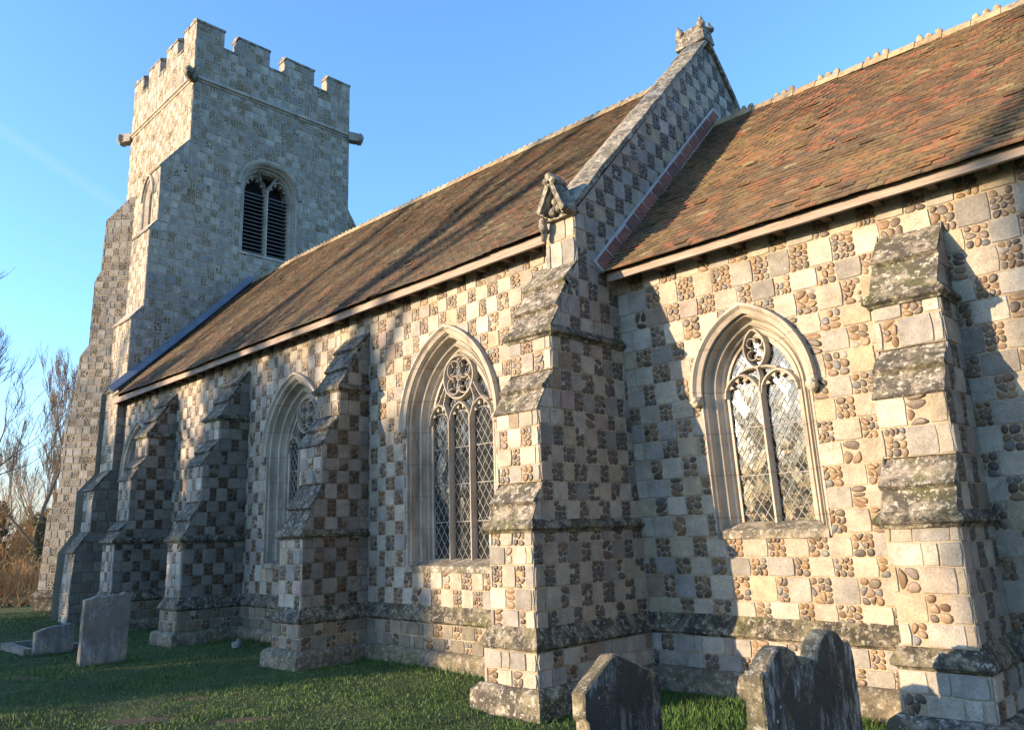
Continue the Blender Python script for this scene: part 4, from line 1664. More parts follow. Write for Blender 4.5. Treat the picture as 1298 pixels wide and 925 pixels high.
mb.hull8([fx(-14.97, 9.36, -0.1), fx(-13.85, 9.36, -0.1), fx(-13.85, 9.36, 0.04), fx(-14.97, 9.36, 0.04), fx(-14.97, 9.44, -0.1), fx(-13.85, 9.44, -0.1), fx(-13.85, 9.42, 0.02), fx(-14.97, 9.42, 0.02)])
part(mb, 'sill', M_dressed, sw)

# north-east buttress, only its slope shows beyond the east face
mb = MB()
fnb = F((XT - 0.02, TY1, 0), (0, 1, 0), (0, 0, 1), (1, 0, 0))
masonry(mb, fnb, [6.0, 10.4, 11.25], const(-0.2), pw([(6.0, 0.62), (10.4, 0.55), (11.25, 0.0)]), **tk)
mb.add([(XT - 0.02, TY1 + 0.55, 10.4), (XT - 0.02, TY1, 11.25), (XT - 0.9, TY1, 11.25), (XT - 0.9, TY1 + 0.55, 10.4)], [(0, 1, 2, 3)], 1, 0.3)
mb.add([(XT - 0.02, TY1 + 0.55, 10.4), (XT - 0.9, TY1 + 0.55, 10.4), (XT - 0.9, TY1 + 0.62, 0), (XT - 0.02, TY1 + 0.62, 0)], [(0, 1, 2, 3)], 1, 0.3)
part(mb, 'tower_buttress', TMAS)

# diagonal buttress at the south-west corner
dg = Vector((-1, -1, 0)).normalized()
sd = Vector((1, -1, 0)).normalized()
c0 = Vector((TXW, TY0, 0))
dp = [(-0.36, 11.45), (0.29, 10.74), (0.33, 9.22), (0.48, 8.9), (0.50, 7.05), (0.72, 6.74), (0.80, 5.3), (0.95, 4.98), (1.0, 2.75), (1.22, 2.43), (1.30, 0.50), (1.40, 0.30), (1.42, -0.2)]
pts = sorted([(z, w) for (w, z) in dp])
D2 = pw(pts)
hwid = 0.5
mb = MB()
masonry(mb, F(c0 + sd * hwid, -dg, (0, 0, 1), sd), [p[0] for p in pts], lambda z: -D2(z), const(0.75), **dict(tk, flint=0.7))
for s_, nn in ((-1, -sd),):
    masonry(mb, F(c0 - sd * hwid, dg, (0, 0, 1), nn), [p[0] for p in pts], const(-0.75), lambda z: D2(z), **dict(tk, flint=0.0))
for (w0, z0), (w1, z1) in zip(dp, dp[1:]):
    a, b = c0 + dg * w0 + sd * hwid, c0 + dg * w1 + sd * hwid
    vs = [a + Vector((0, 0, z0)), a - sd * 2 * hwid + Vector((0, 0, z0)), b - sd * 2 * hwid + Vector((0, 0, z1)), b + Vector((0, 0, z1))]
    mb.add(vs, [(0, 1, 2, 3)], 1, R.random())
part(mb, 'tower_buttress', TMAS, label='diagonal buttress at the far corner of the tower')
mb = MB()
pa = [c0 + sd * hwid - dg * 0.7, c0 + sd * hwid + dg * 1.32, c0 - sd * hwid + dg * 1.32]
sweep_path(mb, [(p.x, p.y) for p in reversed(pa)], [(0, 0.5), (0.10, 0.36), (0.10, 0.30), (0.06, 0.27), (0.08, -0.2), (0.0, -0.2)])
part(mb, 'plinth_cap', M_slate_slope)

# strings and parapet
def ring_path(o):
    return [(TXW, TY0), (XT, TY0), (XT, TY1), (TXW, TY1), (TXW, TY0)]


mb = MB()
for a, b in (((TXW, TY0), (XT, TY0)), ((XT, TY0), (XT, TY1)), ((XT, TY1), (TXW, TY1)), ((TXW, TY1), (TXW, TY0))):
    sweep_path(mb, [a, b], [(0.0, ZS + 0.08), (0.03, ZS + 0.07), (0.085, ZS + 0.0), (0.085, ZS - 0.04), (0.04, ZS - 0.06), (0.03, ZS - 0.10), (0.0, ZS - 0.10)])
part(mb, 'string_course', M_dressed)
par = None
walls = MB()
pk = dict(tk, h=0.26, ws=0.27, wf=0.19, flint=0.7)


def crenels(f, L, marks):
    """marks: list of merlon (a, b)"""
    masonry(walls, f, [ZS + 0.05, ZC], const(0), const(L), **pk)
    for a, b in marks:
        masonry(walls, f, [ZC, ZM], const(a), const(b), **pk)


marksE = [(0.0, 0.78), (1.19, 2.13), (2.63, 3.57), (4.05, 4.82)]
LX = XT - TXW
marksS = [(0.0, 0.72), (1.12, 1.95), (2.42, 3.20), (3.62, LX)]
crenels(F((XT, TY0, 0), (0, 1, 0), (0, 0, 1), (1, 0, 0)), TY1 - TY0, marksE)
crenels(F((TXW, TY0, 0), (1, 0, 0), (0, 0, 1), (0, -1, 0)), LX, marksS)
crenels(F((XT, TY1, 0), (-1, 0, 0), (0, 0, 1), (0, 1, 0)), LX, [(LX - b, LX - a) for a, b in reversed(marksS)])
crenels(F((TXW, TY1, 0), (0, -1, 0), (0, 0, 1), (-1, 0, 0)), TY1 - TY0, [(4.82 - b, 4.82 - a) for a, b in reversed(marksE)])
TH = 0.38
# inner bodies of the wall
for (x0, y0, x1, y1) in ((XT - TH, TY0 + 0.004, XT - 0.004, TY1 - 0.004), (TXW + 0.004, TY0 + 0.004, TXW + TH, TY1 - 0.004)):
    walls.box((x0, y0, ZS - 0.1), (x1, y1, ZC - 0.004), 1, 0.3)
    for a, b in marksE:
        walls.box((x0, max(y0, TY0 + a + 0.003), ZC - 0.01), (x1, min(y1, TY0 + b - 0.003), ZM - 0.004), 1, R.random())
for (y0, y1) in ((TY0 + 0.004, TY0 + TH), (TY1 - TH, TY1 - 0.004)):
    walls.box((TXW + TH, y0, ZS - 0.1), (XT - TH, y1, ZC - 0.004), 1, 0.3)
    for a, b in marksS:
        walls.box((max(TXW + TH * 0.99 if a == 0 else -99, TXW + a + 0.003), y0, ZC - 0.01), (min(XT - TH * 0.99, TXW + b - 0.003), y1, ZM - 0.004), 1, R.random())
walls.box((TXW + TH, TY0 + TH, ZS - 0.3), (XT - TH, TY1 - TH, ZS - 0.2), 1, 0.5)
par = part(walls, 'parapet', TMAS)


def cap(axis, fixed0, fixed1, a, b, z, name='merlon_coping', ends=True):
    mb = MB()
    e = 0.02
    o = 0.025
    lo, hi = fixed0 - o, fixed1 + o
    mid = (lo + hi) / 2
    pr = [(lo, z - 0.02), (lo, z + 0.045), (mid, z + 0.14), (hi, z + 0.045), (hi, z - 0.02)]
    vs = []
    for t in (a - e, b + e):
        for (q, zz) in pr:
            vs.append((t, q, zz) if axis == 'x' else (q, t, zz))
    mb.add(vs, [(0, 1, 2, 3, 4), (9, 8, 7, 6, 5)] + [(i, i + 5, (i + 1) % 5 + 5, (i + 1) % 5) for i in range(5)], 0, 0.5)
    o_ = part(mb, name, M_coping, par)
    rough_up(o_, 2, 0.008, 5, a * 3.1 + fixed0)


for fx0, fx1 in ((XT - TH, XT), (TXW, TXW + TH)):
    for a, b in marksE:
        cap('y', fx0, fx1, TY0 + a, TY0 + b, ZM)
    for (a, b), (c, d_) in zip(marksE, marksE[1:]):
        cap('y', fx0, fx1, TY0 + b + 0.024, TY0 + c - 0.024, ZC - 0.01, 'crenel_coping')
for fy0, fy1 in ((TY0, TY0 + TH), (TY1 - TH, TY1)):
    for a, b in marksS:
        aa = TXW + a + (TH + 0.12 if a == 0 else 0); bb = TXW + b - (TH + 0.12 if b == LX else 0)
        cap('x', fy0, fy1, aa, bb, ZM + 0.003)
    for (a, b), (c, d_) in zip(marksS, marksS[1:]):
        cap('x', fy0, fy1, TXW + b + 0.024, TXW + c - 0.024, ZC - 0.01, 'crenel_coping')


def gargoyle(c, d, seed, beast=True, label=None):
    d = Vector(d).normalized()
    c = Vector(c)
    up = Vector((0, 0, 1))
    s_ = d.cross(up)
    mb = MB()
    an = math.atan2(d.y, d.x)
    if not beast:
        mb.hull8([c + d * (0.20 if k in (1, 2, 5, 6) else -0.1) + s_ * (0.13 if k in (2, 3, 6, 7) else -0.13) + up * (0.13 if k > 3 else -0.13) for k in range(8)])
        mb.lump(c + d * 0.27, (0.10, 0.19, 0.18), seed + 1, 0.45, 8, 0, 3, an)
        part(mb, 'gargoyle', M_dressed_dark, church, label)
        return
    mb.lump(c + d * 0.06, (0.30, 0.16, 0.17), seed, 0.3, 5, 0, 3, an)
    mb.lump(c + d * 0.18 + up * 0.03, (0.16, 0.15, 0.15), seed + 1, 0.4, 6, 0, 3, an)
    if beast:
        mb.lump(c + d * 0.30 - up * 0.06, (0.10, 0.09, 0.06), seed + 2, 0.3, 6, 0, 2, an)
        mb.lump(c + d * 0.29 + up * 0.06, (0.11, 0.09, 0.05), seed + 2, 0.3, 6, 0, 2, an)
        for q in (-1, 1):
            mb.lump(c + d * 0.14 + s_ * 0.12 * q + up * 0.15, (0.06, 0.035, 0.09), seed + 3, 0.3, 6, 0, 2, an)
            mb.lump(c + d * 0.27 + s_ * 0.07 * q + up * 0.09, (0.035, 0.035, 0.035), seed + 4, 0.2, 6, 0, 2, an)
    part(mb, 'gargoyle', M_slope, church, label)


gargoyle((XT + 0.02, TY0 - 0.05, ZS - 0.02), (1, -0.9, -0.25), 1, True, 'carved beast head at the near corner of the tower')
gargoyle((TXW - 0.05, TY0 - 0.02, ZS - 0.05), (-0.9, -0.5, 0), 5, False, 'block-like gargoyle at the far left corner of the tower')
gargoyle((XT + 0.02, TY1 + 0.06, ZS - 0.05), (0.3, 1, 0), 9, False, 'rounded gargoyle at the right corner of the tower')

# belfry window
mb = MB()
cx, a, rise, zs, zsp = BW['cx'], BW['a'], BW['rise'], BW['zs'], BW['zsp']
of, oi = -0.09, -0.30
sp = of - oi
dpt = 0.30
sweep_frame(mb, FT, cx, a, rise, zs - 0.08, zsp, [(of, 0.012), (of - sp * 0.25, 0.014), (of - sp * 0.32, -0.03), (of - sp * 0.45, -0.03), (of - sp * 0.6, -0.12), (of - sp * 0.75, -0.13), (oi, -0.22), (oi, -dpt - 0.3)])
bw = part(mb, 'belfry_window', M_dressed)
mb = MB()
sweep_frame(mb, FT, cx, a, rise, zs, zsp - 0.05, [(-0.07, 0.0), (-0.07, 0.05), (-0.01, 0.09), (0.03, 0.08), (0.05, 0.03), (0.05, 0.0)], close=True, full=False)
part(mb, 'hood_mould', M_dressed, bw)
mb = MB()
hi = a + oi
mb.hull8([FT(cx - a + 0.06, zs - 0.12, -0.05), FT(cx + a - 0.06, zs - 0.12, -0.05), FT(cx + a - 0.06, zs - 0.12, 0.03), FT(cx - a + 0.06, zs - 0.12, 0.03),
          FT(cx - hi, zs + 0.03, -dpt), FT(cx + hi, zs + 0.03, -dpt), FT(cx + a - 0.06, zs - 0.05, 0.02), FT(cx - a + 0.06, zs - 0.05, 0.02)])
part(mb, 'sill', M_dressed, bw)
mb = MB()
A = [(cx + x, z) for (x, z) in reversed(outline(a, rise, oi + 0.05, zs - 0.05, zsp, 8))]
mb.add([FT(x, z, -dpt - 0.2) for x, z in A], [tuple(range(len(A)))], 0, 0.5)
part(mb, 'dark_interior', M_void, bw)
mb = MB()
bar(mb, FT, [(cx, zs), (cx, zsp + 0.06)], 0.13, -dpt, -0.11)
part(mb, 'mullion', M_dressed, bw)
mb = MB()
hl_ = (hi - 0.065) / 2
for sx in (-1, 1):
    light_head(mb, FT, cx + sx * (hl_ + 0.065), hl_ + 0.03, zsp - 0.02, 0.42, -dpt, -0.13, 0.07)
bar(mb, FT, [(cx, zsp + 0.02), (cx - 0.17, zsp + 0.30), (cx - 0.28, zsp + 0.52)], 0.06, -dpt, -0.13)
bar(mb, FT, [(cx, zsp + 0.02), (cx + 0.17, zsp + 0.30), (cx + 0.28, zsp + 0.52)], 0.06, -dpt, -0.13)
part(mb, 'tracery', M_dressed, bw)
for sx in (-1, 1):
    xc = cx + sx * (hl_ + 0.065)
    z = zs + 0.04
    while z < zsp - 0.12:
        mb = MB()
        x0, x1 = xc - hl_ - 0.02, xc + hl_ + 0.02
        mb.hull8([FT(x0, z, -0.17), FT(x1, z, -0.17), FT(x1, z + 0.085, -0.32), FT(x0, z + 0.085, -0.32),
                  FT(x0, z + 0.02, -0.17), FT(x1, z + 0.02, -0.17), FT(x1, z + 0.105, -0.32), FT(x0, z + 0.105, -0.32)])
        part(mb, 'louvre', M_louvre, bw)
        z += 0.112


# ------------------------------------------------------------------ gravestones
def headstone(name, outl, x, th, label, mat, lean=(0, 0), group=None, edge=None):
    """outline in (y, z), facing east at x, thickness th"""
    pts = outl
    n = len(pts)
    mb = MB()
    b = 0.012
    cy = sum(p[0] for p in pts) / n
    zc = 0.4 * max(p[1] for p in pts)

    def ins(p):
        dy, dz = cy - p[0], zc - p[1]
        l = math.hypot(dy, dz) or 1
        return (p[0] + dy / l * b, p[1] + (dz / l * b if p[1] > 0.05 else 0))
    rings = [[(x, ) + ins(p) for p in pts], [(x - b, p[0], p[1]) for p in pts], [(x - th + b, p[0], p[1]) for p in pts], [(x - th, ) + ins(p) for p in pts]]
    vs = [v for r in rings for v in r]
    fs = [tuple(range(n)), tuple(3 * n + i for i in range(n - 1, -1, -1))]
    for r in range(3):
        fs += [(r * n + i, (r + 1) * n + i, (r + 1) * n + (i + 1) % n, r * n + (i + 1) % n) for i in range(n)]
    mb.add(vs, fs[:2], 0, 0.5)
    mb.add(vs, fs[2:], 1, 0.5)
    o = mb.build(name, [mat, edge or mat])
    bm = bmesh.new()
    bm.from_mesh(o.data)
    bmesh.ops.recalc_face_normals(bm, faces=bm.faces)
    bmesh.ops.triangulate(bm, faces=[f for f in bm.faces if len(f.verts) > 4])
    bm.to_mesh(o.data)
    bm.free()
    rough_up(o, 3, 0.006, 6, x)
    # origin at the foot
    piv = Vector((x - th / 2, cy, 0))
    o.data.transform(Matrix.Translation(-piv))
    o.location = piv
    o.rotation_euler = (rad(lean[0]), rad(lean[1]), 0)
    tag(o, label, 'gravestone', group)
    return o


def curve(pts, n=6):
    return pts


G3 = [(-2.50, -0.25), (-1.735, -0.25), (-1.72, 0.62), (-2.16, 0.80), (-2.22, 0.80), (-2.525, 0.615), (-2.53, 0.47), (-2.50, 0.44)]
headstone('headstone', G3, 1.80, 0.11, 'dark headstone with pointed top and one sunlit edge, lichen streaked, nearest the east buttress', M_grave, (0, -1.0), 'gravestones in the churchyard', M_ochre)
lob = []
lob += [(-2.12, -0.25), (-0.83, -0.25), (-0.825, 0.68), (-0.875, 0.80)]
for i in range(9):
    t = rad(20 + 150 * i / 8)
    lob.append((-1.165 + 0.235 * math.cos(t), 0.70 + 0.21 * math.sin(t)))
lob += [(-1.46, 0.78), (-1.50, 0.765), (-1.545, 0.765)]
for i in range(9):
    t = rad(25 + 140 * i / 8)
    lob.append((-1.84 + 0.235 * math.cos(t), 0.68 + 0.205 * math.sin(t)))
lob += [(-2.10, 0.775), (-2.125, 0.74)]
headstone('double_headstone', lob, 2.78, 0.12, 'dark double headstone with two rounded humps in front of the chancel wall', M_grave, (0, -0.5), 'gravestones in the churchyard', M_ochre)
g2 = [(-2.67, -0.2), (-2.06, -0.2), (-2.045, 0.92), (-2.13, 0.935), (-2.20, 0.90), (-2.30, 0.905), (-2.42, 0.885), (-2.50, 0.90), (-2.58, 0.875), (-2.66, 0.86)]
headstone('headstone', g2, -7.05, 0.12, 'upright pale grey headstone with wavy top standing on grass before the nave buttresses', M_gravepale, (0, 0.8), 'gravestones in the churchyard')
g1 = [(-2.76, -0.2), (-2.19, -0.2), (-2.20, 0.40), (-2.26, 0.415), (-2.45, 0.40), (-2.60, 0.38), (-2.75, 0.325)]
headstone('headstone', g1, -8.88, 0.11, 'small low grey headstone beside the stone grave kerb at the left edge', M_gravepale, (0, 0.5), 'gravestones in the churchyard')
mb = MB()
for (x0, y0, x1, y1) in ((-10.3, -2.86, -9.0, -2.74), (-10.3, -2.74, -10.18, -2.2), (-10.3, -2.2, -9.0, -2.08)):
    mb.box((x0, y0, -0.1), (x1, y1, 0.09))
o = mb.build('grave_kerb', M_gravepale)
rough_up(o, 3, 0.012, 6)
o.data.transform(Matrix.Translation((9.65, 2.47, 0)))
o.location = (-9.65, -2.47, 0)
tag(o, 'low mossy stone kerb round a grave behind the small low headstone', 'grave kerb')
mb = MB()
mb.lump((0, 0, 0.03), (0.07, 0.09, 0.13), 3, 0.6, 5, 0, 2)
o = mb.build('loose_stone', M_gravepale)
o.location = (-6.62, -0.62, 0.0)
tag(o, 'small pale loose stone at the foot of the nave wall', 'stone')

# ------------------------------------------------------------------ trees
def branchy(mb, p, d, L, r, depth, rng, spread=0.5, up=0.25, nseg=4, ratio=0.68, kids=(2, 4), minr=0.004, sides=5):
    pts = [p]; rs = [r]
    q = Vector(p); dd = Vector(d)
    for i in range(nseg):
        dd = (dd + Vector((rng.uniform(-1, 1), rng.uniform(-1, 1), rng.uniform(-0.6, 1) + up * 0.5)) * 0.16).normalized()
        q = q + dd * (L / nseg)
        pts.append(q.copy()); rs.append(max(minr, r * (1 - 0.55 * (i + 1) / nseg)))
    mb.tube(pts, rs, max(3, min(sides, 3 + depth)), 0, rng.random(), False)
    if depth <= 0:
        return
    n = rng.randint(*kids)
    for k in range(n + 1):
        t = rng.uniform(0.35, 1.0) if k < n else 1.0
        i = min(nseg - 1, int(t * nseg)); 
        base = pts[i].lerp(pts[i + 1], t * nseg - i) if t < 1 else pts[-1]
        rr = lerp(rs[i], rs[i + 1], 0.5)
        ax = Vector((rng.uniform(-1, 1), rng.uniform(-1, 1), rng.uniform(-0.2, 0.7)))
        nd = (dd + ax * spread * (1.0 if k < n else 0.4) + Vector((0, 0, up))).normalized()
        branchy(mb, base, nd, L * ratio * rng.uniform(0.75, 1.15), max(minr, rr * (0.62 if k < n else 0.85)), depth - 1, rng, spread, up, max(2, nseg - (depth < 3)), ratio, kids, minr, sides)


def bare_tree(loc, height, seed, label, trunk_frac=0.3, depth=5, spread=0.55, r=0.16, mat=M_twig, name='bare_tree', group=None, up=0.25, kids=(2, 3), lean=(0, 0), ratio=0.70, minr=0.006):
    rng = random.Random(seed)
    root = empty(name, loc, label, 'tree', group)
    L = Vector(loc)
    t = MB()
    p = Vector((0, 0, -0.15)); pts = []; rs = []
    th = height * trunk_frac
    for i in range(7):
        k = i / 6
        pts.append(Vector((lean[0] * k * th + 0.08 * rng.uniform(-1, 1) * k, lean[1] * k * th + 0.08 * rng.uniform(-1, 1) * k, -0.15 + (th + 0.15) * k)))
        rs.append(r * (1.25 if i == 0 else 1) * (1 - 0.28 * k))
    t.tube(pts, rs, 9)
    o = t.build('trunk', M_bark, root)
    b = MB()
    top = pts[-1]
    d0 = (pts[-1] - pts[-2]).normalized()
    n = rng.randint(3, 4)
    branchy(b, top, (d0 + Vector((rng.uniform(-.15, .15), rng.uniform(-.15, .15), 0.4))).normalized(), height * 0.30, rs[-1] * 0.9, depth, rng, spread, up, 5, ratio, kids, minr)
    for k in range(n):
        i = rng.randint(4, 6)
        an = 2 * math.pi * (k + rng.random() * 0.6) / n
        d = Vector((math.cos(an), math.sin(an), rng.uniform(0.5, 1.1))).normalized()
        branchy(b, pts[i], d, height * 0.25 * rng.uniform(0.8, 1.2), rs[i] * 0.6, depth - 1, rng, spread, up, 5, ratio, kids, minr)
    b.build('branches', mat, root)
    return root


TG = 'bare trees beyond the tower'
bare_tree((-25.0, 1.28, 0), 7.2, 11, 'slim bare tree with pale trunk nearest the tower', 0.34, 6, 0.40, 0.105, M_twig, 'bare_tree', TG, 0.36, (2, 3), (0.01, 0.01), minr=0.0045)
bare_tree((-22.5, -1.9, 0), 7.4, 23, 'bare spreading tree at the left edge with drooping branches', 0.42, 6, 0.8, 0.15, M_greytwig, 'bare_tree', TG, 0.10, (2, 3), minr=0.0045)
bare_tree((-31.0, 3.35, 0), 8.2, 31, 'fine twigged bare tree half hidden by the tower corner', 0.30, 5, 0.40, 0.14, M_twig, 'bare_tree', TG, 0.36, (2, 3), minr=0.005)
bare_tree((-33.0, 1.1, 0), 6.0, 43, 'low bushy bare tree standing behind the slim pale trunked one', 0.20, 5, 0.6, 0.15, M_bramble, 'bare_tree', TG, 0.15, (2, 3), minr=0.006)


def leafcloud(mb, c, r, n, size, rng, fill=0.5):
    for _ in range(n):
        while True:
            p = Vector((rng.uniform(-1, 1), rng.uniform(-1, 1), rng.uniform(-1, 1)))
            if p.length < 1 and (p.length > fill or rng.random() < 0.25):
                break
        k = 1 + 0.35 * mnoise.noise(p * 2.3 + Vector(c))
        q = Vector((c[0] + p.x * r[0] * k, c[1] + p.y * r[1] * k, c[2] + p.z * r[2] * k))
        s_ = size * rng.uniform(0.6, 1.4)
        a = Vector((rng.gauss(0, 1), rng.gauss(0, 1), rng.gauss(0, 1))).normalized()
        b = a.orthogonal().normalized()
        a2 = a.cross(b)
        mb.add([q + b * s_, q + a2 * s_ * 0.5, q - b * s_, q - a2 * s_ * 0.5], [(0, 1, 2, 3)], 0, rng.random())


def shrub(loc, r, h, seed, label, mat, name='shrub', stems=90, L=1.6, group=None, leaves=0, lmat=None):
    rng = random.Random(seed)
    root = empty(name, loc, label, 'shrub', group)
    b = MB()
    for _ in range(stems):
        an = rng.uniform(0, 6.283); q = rng.random() ** 0.5
        p = Vector((math.cos(an) * r[0] * q, math.sin(an) * r[1] * q, -0.05))
        d = Vector((rng.uniform(-0.7, 0.7), rng.uniform(-0.7, 0.7), rng.uniform(0.4, 1.2))).normalized()
        branchy(b, p, d, h * rng.uniform(0.3, 0.62), rng.uniform(0.012, 0.028), 3, rng, 0.8, 0.05, 3, 0.62, (1, 3), 0.0045, 4)
    b.build('stems', mat, root)
    if leaves:
        l = MB()
        leafcloud(l, (0, 0, h * 0.5), (r[0], r[1], h * 0.5), leaves, 0.09, rng)
        l.build('foliage', lmat, root)
    return root


SG = 'shrubs along the churchyard edge'
shrub((-21.6, 0.15, 0), (1.0, 0.9), 1.2, 3, 'tangle of dry orange brown undergrowth beside the tower foot', M_bramble, 'bramble_thicket', 70, 1.6, SG)
shrub((-22.6, -1.2, 0), (1.2, 1.2), 1.6, 4, 'dry russet undergrowth at the left edge', M_bramble, 'bramble_thicket', 80, 1.6, SG)
shrub((-27.5, 2.1, 0), (1.4, 1.4), 3.4, 5, 'tall thicket of bare golden stems behind the undergrowth', M_bramble, 'thicket', 60, 2.4, SG)
shrub((-28.5, 0.2, 0), (1.6, 1.6), 5.0, 6, 'high tangle of bare golden scrub at the left', M_bramble, 'thicket', 70, 3, SG)


def evergreen(loc, r, h, n, seed, label, group=None, size=0.16, name='evergreen_tree', mat=M_ever):
    rng = random.Random(seed)
    root = empty(name, loc, label, 'tree', group)
    t = MB()
    t.tube([(0, 0, -0.1), (0.05, 0, h * 0.4), (0, 0.05, h * 0.85)], [0.2, 0.15, 0.05], 8)
    t.build('trunk', M_bark, root)
    c = MB()
    for k in range(14):
        z = h * (0.12 + 0.8 * k / 13)
        s_ = 1 - 0.55 * (k / 13) ** 1.6
        an = rng.uniform(0, 6.28)
        leafcloud(c, (math.cos(an) * r * 0.35, math.sin(an) * r * 0.35, z), (r * s_, r * s_, h * 0.13), n // 14, size, rng, 0.35)
    c.build('crown', mat, root)
    return root


evergreen((-27.5, 0.15, 0), 1.0, 3.3, 3600, 2, 'dark ivy clad evergreen at the extreme left edge', None, 0.10)
evergreen((-33.0, 3.6, 0), 1.2, 3.0, 3600, 8, 'dark holly bush behind the pale tree trunk', None, 0.10, 'holly_tree')
rng = random.Random(5)
mb = MB()
for k in range(9):
    leafcloud(mb, (-24.95 + rng.uniform(-.1, .1), 1.36 + rng.uniform(-.05, .15), 0.3 + k * 0.26), (0.24, 0.26, 0.28), 110, 0.05, rng, 0.3)
o = mb.build('ivy', M_ivy)
tag(o, 'dark ivy climbing the foot of the slim pale trunk', 'ivy')

# trees south-west of the church, behind the photographer: they shade the nave and show in the glass
def sunward(P, t):
    return Vector(P) + sdir * t


OG = 'trees across the churchyard, outside the view'
for i, (px, t, hgt, seed, dep, kind) in enumerate((
        (-4.3, 35, 16.0, 51, 4, 'leafless ash tree with a straight trunk'), (-8.5, 38, 15.0, 53, 4, 'tall leafless sycamore tree'),
        (-14.0, 36, 12.5, 54, 4, 'leafless beech tree with fine twigs'), (3.62, 44, 20.5, 57, 3, 'tall leafless poplar tree'), (6.6, 62, 9.0, 61, 6, 'wide leafless hawthorn tree'), (8.6, 66, 9.5, 62, 6, 'round headed leafless apple tree'))):
    q = sunward((px, 0, 0), t)
    bare_tree((q.x, q.y, 0), hgt, seed, kind + ' across the churchyard to the south west', 0.66 if px < 3 else (0.74 if hgt > 12 else 0.2), dep, 0.7, 0.25 if px > 3 else 0.38, M_twig, 'bare_tree', OG, 0.25, (2, 3), minr=0.016)
for i, (px, t, hgt, r_, kind) in enumerate(((-3.5, 31, 7.7, 1.5, 'small round yew tree'), (-6.2, 31, 9.0, 1.9, 'round yew tree'), (-9.2, 30, 9.9, 2.2, 'broad yew tree'), (-12.4, 31, 10.2, 2.2, 'dense holly tree'), (-15.4, 30, 9.6, 2.0, 'tall yew tree'))):
    q = sunward((px, 0, 0), t)
    evergreen((q.x, q.y, 0), r_, hgt, 2300, 70 + i, kind + ' across the churchyard to the south west', OG, 0.24, 'evergreen_tree')

# ------------------------------------------------------------------ grass
def grass():
    rg = np.random.default_rng(3)
    C = np.array([5.1446, -6.465])
    N = 340000
    # sample positions denser towards the camera
    r = 2.6 + (24 - 2.6) * rg.random(N) ** 1.55
    an = np.radians(rg.uniform(12, 82, N))
    x = C[0] - r * np.sin(an); y = C[1] + r * np.cos(an)
    keep = (y < 0.75) & ~((x > -13.9) & (x < 0) & (y > -0.13)) & ~((x > -0.75) & (x < 0.12) & (y > -1.2)) & (x > -20)
    x, y, r = x[keep], y[keep], r[keep]
    e = np.array([earth_at(a, b) for a, b in zip(x, y)])
    k = e < 0.35 + 0.35 * rg.random(len(x))
    x, y, r = x[k], y[k], r[k]
    n = len(x)
    z = np.array([gz(a, b) for a, b in zip(x, y)])
    patch = np.array([mnoise.noise(Vector((a * 1.1, b * 1.1, 7))) for a, b in zip(x, y)])
    hgt = (0.010 + 0.018 * rg.random(n)) * (1 + 0.9 * patch).clip(0.35, 2) * (1 + r * 0.02)
    edge_d = np.minimum.reduce([np.abs(y + 0.15) + 9 * ((x > 0) | (x < -13.8)), np.hypot(x - 1.75, (np.abs(y + 2.12) - 0.4).clip(0)), np.hypot(x - 2.72, (np.abs(y + 1.47) - 0.65).clip(0)), np.hypot(x + 7.1, (np.abs(y + 2.36) - 0.3).clip(0)), np.hypot(x + 8.9, (np.abs(y + 2.47) - 0.3).clip(0))])
    hgt *= 1 + 1.6 * np.exp(-(edge_d / 0.16) ** 2)
    long = (x > 0.1) & (y > -1.2)
    hgt[long] *= 2.2
    wid = (0.0017 + 0.0019 * rg.random(n)) * (1 + r * 0.10)
    th = rg.uniform(0, 2 * np.pi, n)
    dx, dy = np.cos(th), np.sin(th)
    lean = rg.uniform(0.1, 0.9, n) * hgt
    la = rg.uniform(0, 2 * np.pi, n)
    v = np.empty((n, 3, 3))
    v[:, 0] = np.stack([x - dx * wid, y - dy * wid, z - 0.004], -1)
    v[:, 1] = np.stack([x + dx * wid, y + dy * wid, z - 0.004], -1)
    v[:, 2] = np.stack([x + np.cos(la) * lean, y + np.sin(la) * lean, z + hgt], -1)
    me = bpy.data.meshes.new('grass')
    me.vertices.add(n * 3)
    me.vertices.foreach_set('co', v.reshape(-1))
    me.loops.add(n * 3)
    me.loops.foreach_set('vertex_index', np.arange(n * 3, dtype=np.int32))
    me.polygons.add(n)
    me.polygons.foreach_set('loop_start', np.arange(0, n * 3, 3, dtype=np.int32))
    me.polygons.foreach_set('loop_total', np.full(n, 3, dtype=np.int32))
    at = me.attributes.new('rnd', 'FLOAT', 'FACE')
    at.data.foreach_set('value', rg.random(n).astype(np.float32))
    me.materials.append(M_grass)
    me.update()
    me.validate()
    o = bpy.data.objects.new('grass', me)
    COL.objects.link(o)
    tag(o, 'short mossy green grass of the churchyard', 'grass', None, 'stuff')


grass()


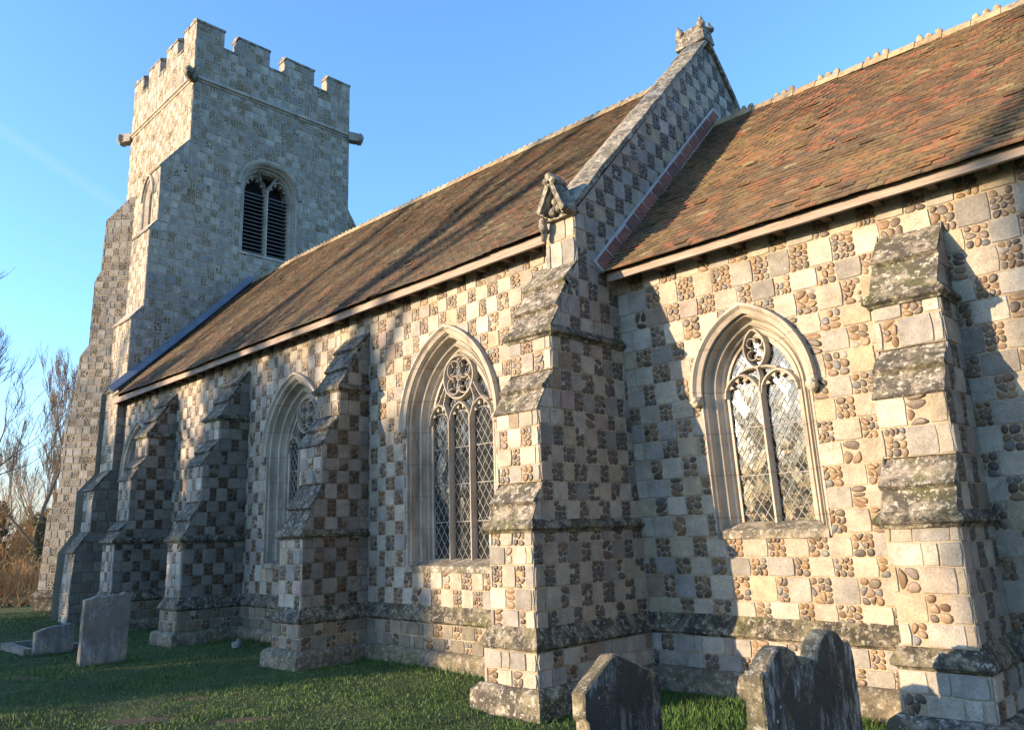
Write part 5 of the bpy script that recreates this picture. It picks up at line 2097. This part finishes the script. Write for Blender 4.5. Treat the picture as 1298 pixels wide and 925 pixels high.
def weeds():
    rng = random.Random(12)
    mb = MB()
    dead = MB()
    for _ in range(90):
        r = rng.uniform(3.6, 12); an = rad(rng.uniform(14, 78))
        x, y = 5.14 - r * math.sin(an), -6.465 + r * math.cos(an)
        if y > -0.35 or (-0.8 < x < 0.2 and y > -1.3) or (abs(x + 4.4) < 0.5 and y > -1.3) or (abs(x + 8) < 0.5 and y > -1.3):
            continue
        n = rng.randint(5, 16)
        for _k in range(n):
            a = rng.uniform(0, 6.28); d = rng.random() ** 0.7 * 0.13
            px, py = x + math.cos(a) * d, y + math.sin(a) * d
            s_ = rng.uniform(0.008, 0.02)
            z = gz(px, py) + rng.uniform(0.01, 0.035)
            t = rng.uniform(0, 6.28)
            u = Vector((math.cos(t), math.sin(t), rng.uniform(-0.2, 0.5))) * s_
            v = Vector((-math.sin(t), math.cos(t), rng.uniform(-0.3, 0.3))) * s_ * 0.7
            c = Vector((px, py, z))
            mb.add([c - u, c + v, c + u, c - v], [(0, 1, 2, 3)], 0, rng.random())
    for _ in range(260):
        r = rng.uniform(3.4, 14); an = rad(rng.uniform(14, 80))
        x, y = 5.14 - r * math.sin(an), -6.465 + r * math.cos(an)
        if y > -0.25:
            continue
        s_ = rng.uniform(0.012, 0.026); t = rng.uniform(0, 6.28)
        u = Vector((math.cos(t), math.sin(t), rng.uniform(-0.4, 0.4))) * s_
        v = Vector((-math.sin(t), math.cos(t), rng.uniform(-0.4, 0.4))) * s_ * 0.6
        c = Vector((x, y, gz(x, y) + 0.022))
        dead.add([c - u, c + v, c + u, c - v], [(0, 1, 2, 3)], 0, rng.random())
    o = mb.build('weeds', mat_simple('clover_leaves', (0.05, 0.10, 0.04), (0.10, 0.17, 0.08), 6, 0.6))
    tag(o, 'low clover and weeds growing through the grass', 'weeds', None, 'stuff')
    o = dead.build('fallen_leaves', mat_simple('dead_leaves', (0.10, 0.06, 0.03), (0.24, 0.15, 0.07), 9, 0.8))
    tag(o, 'scattered brown fallen leaves on the grass', 'leaves', None, 'stuff')


weeds()
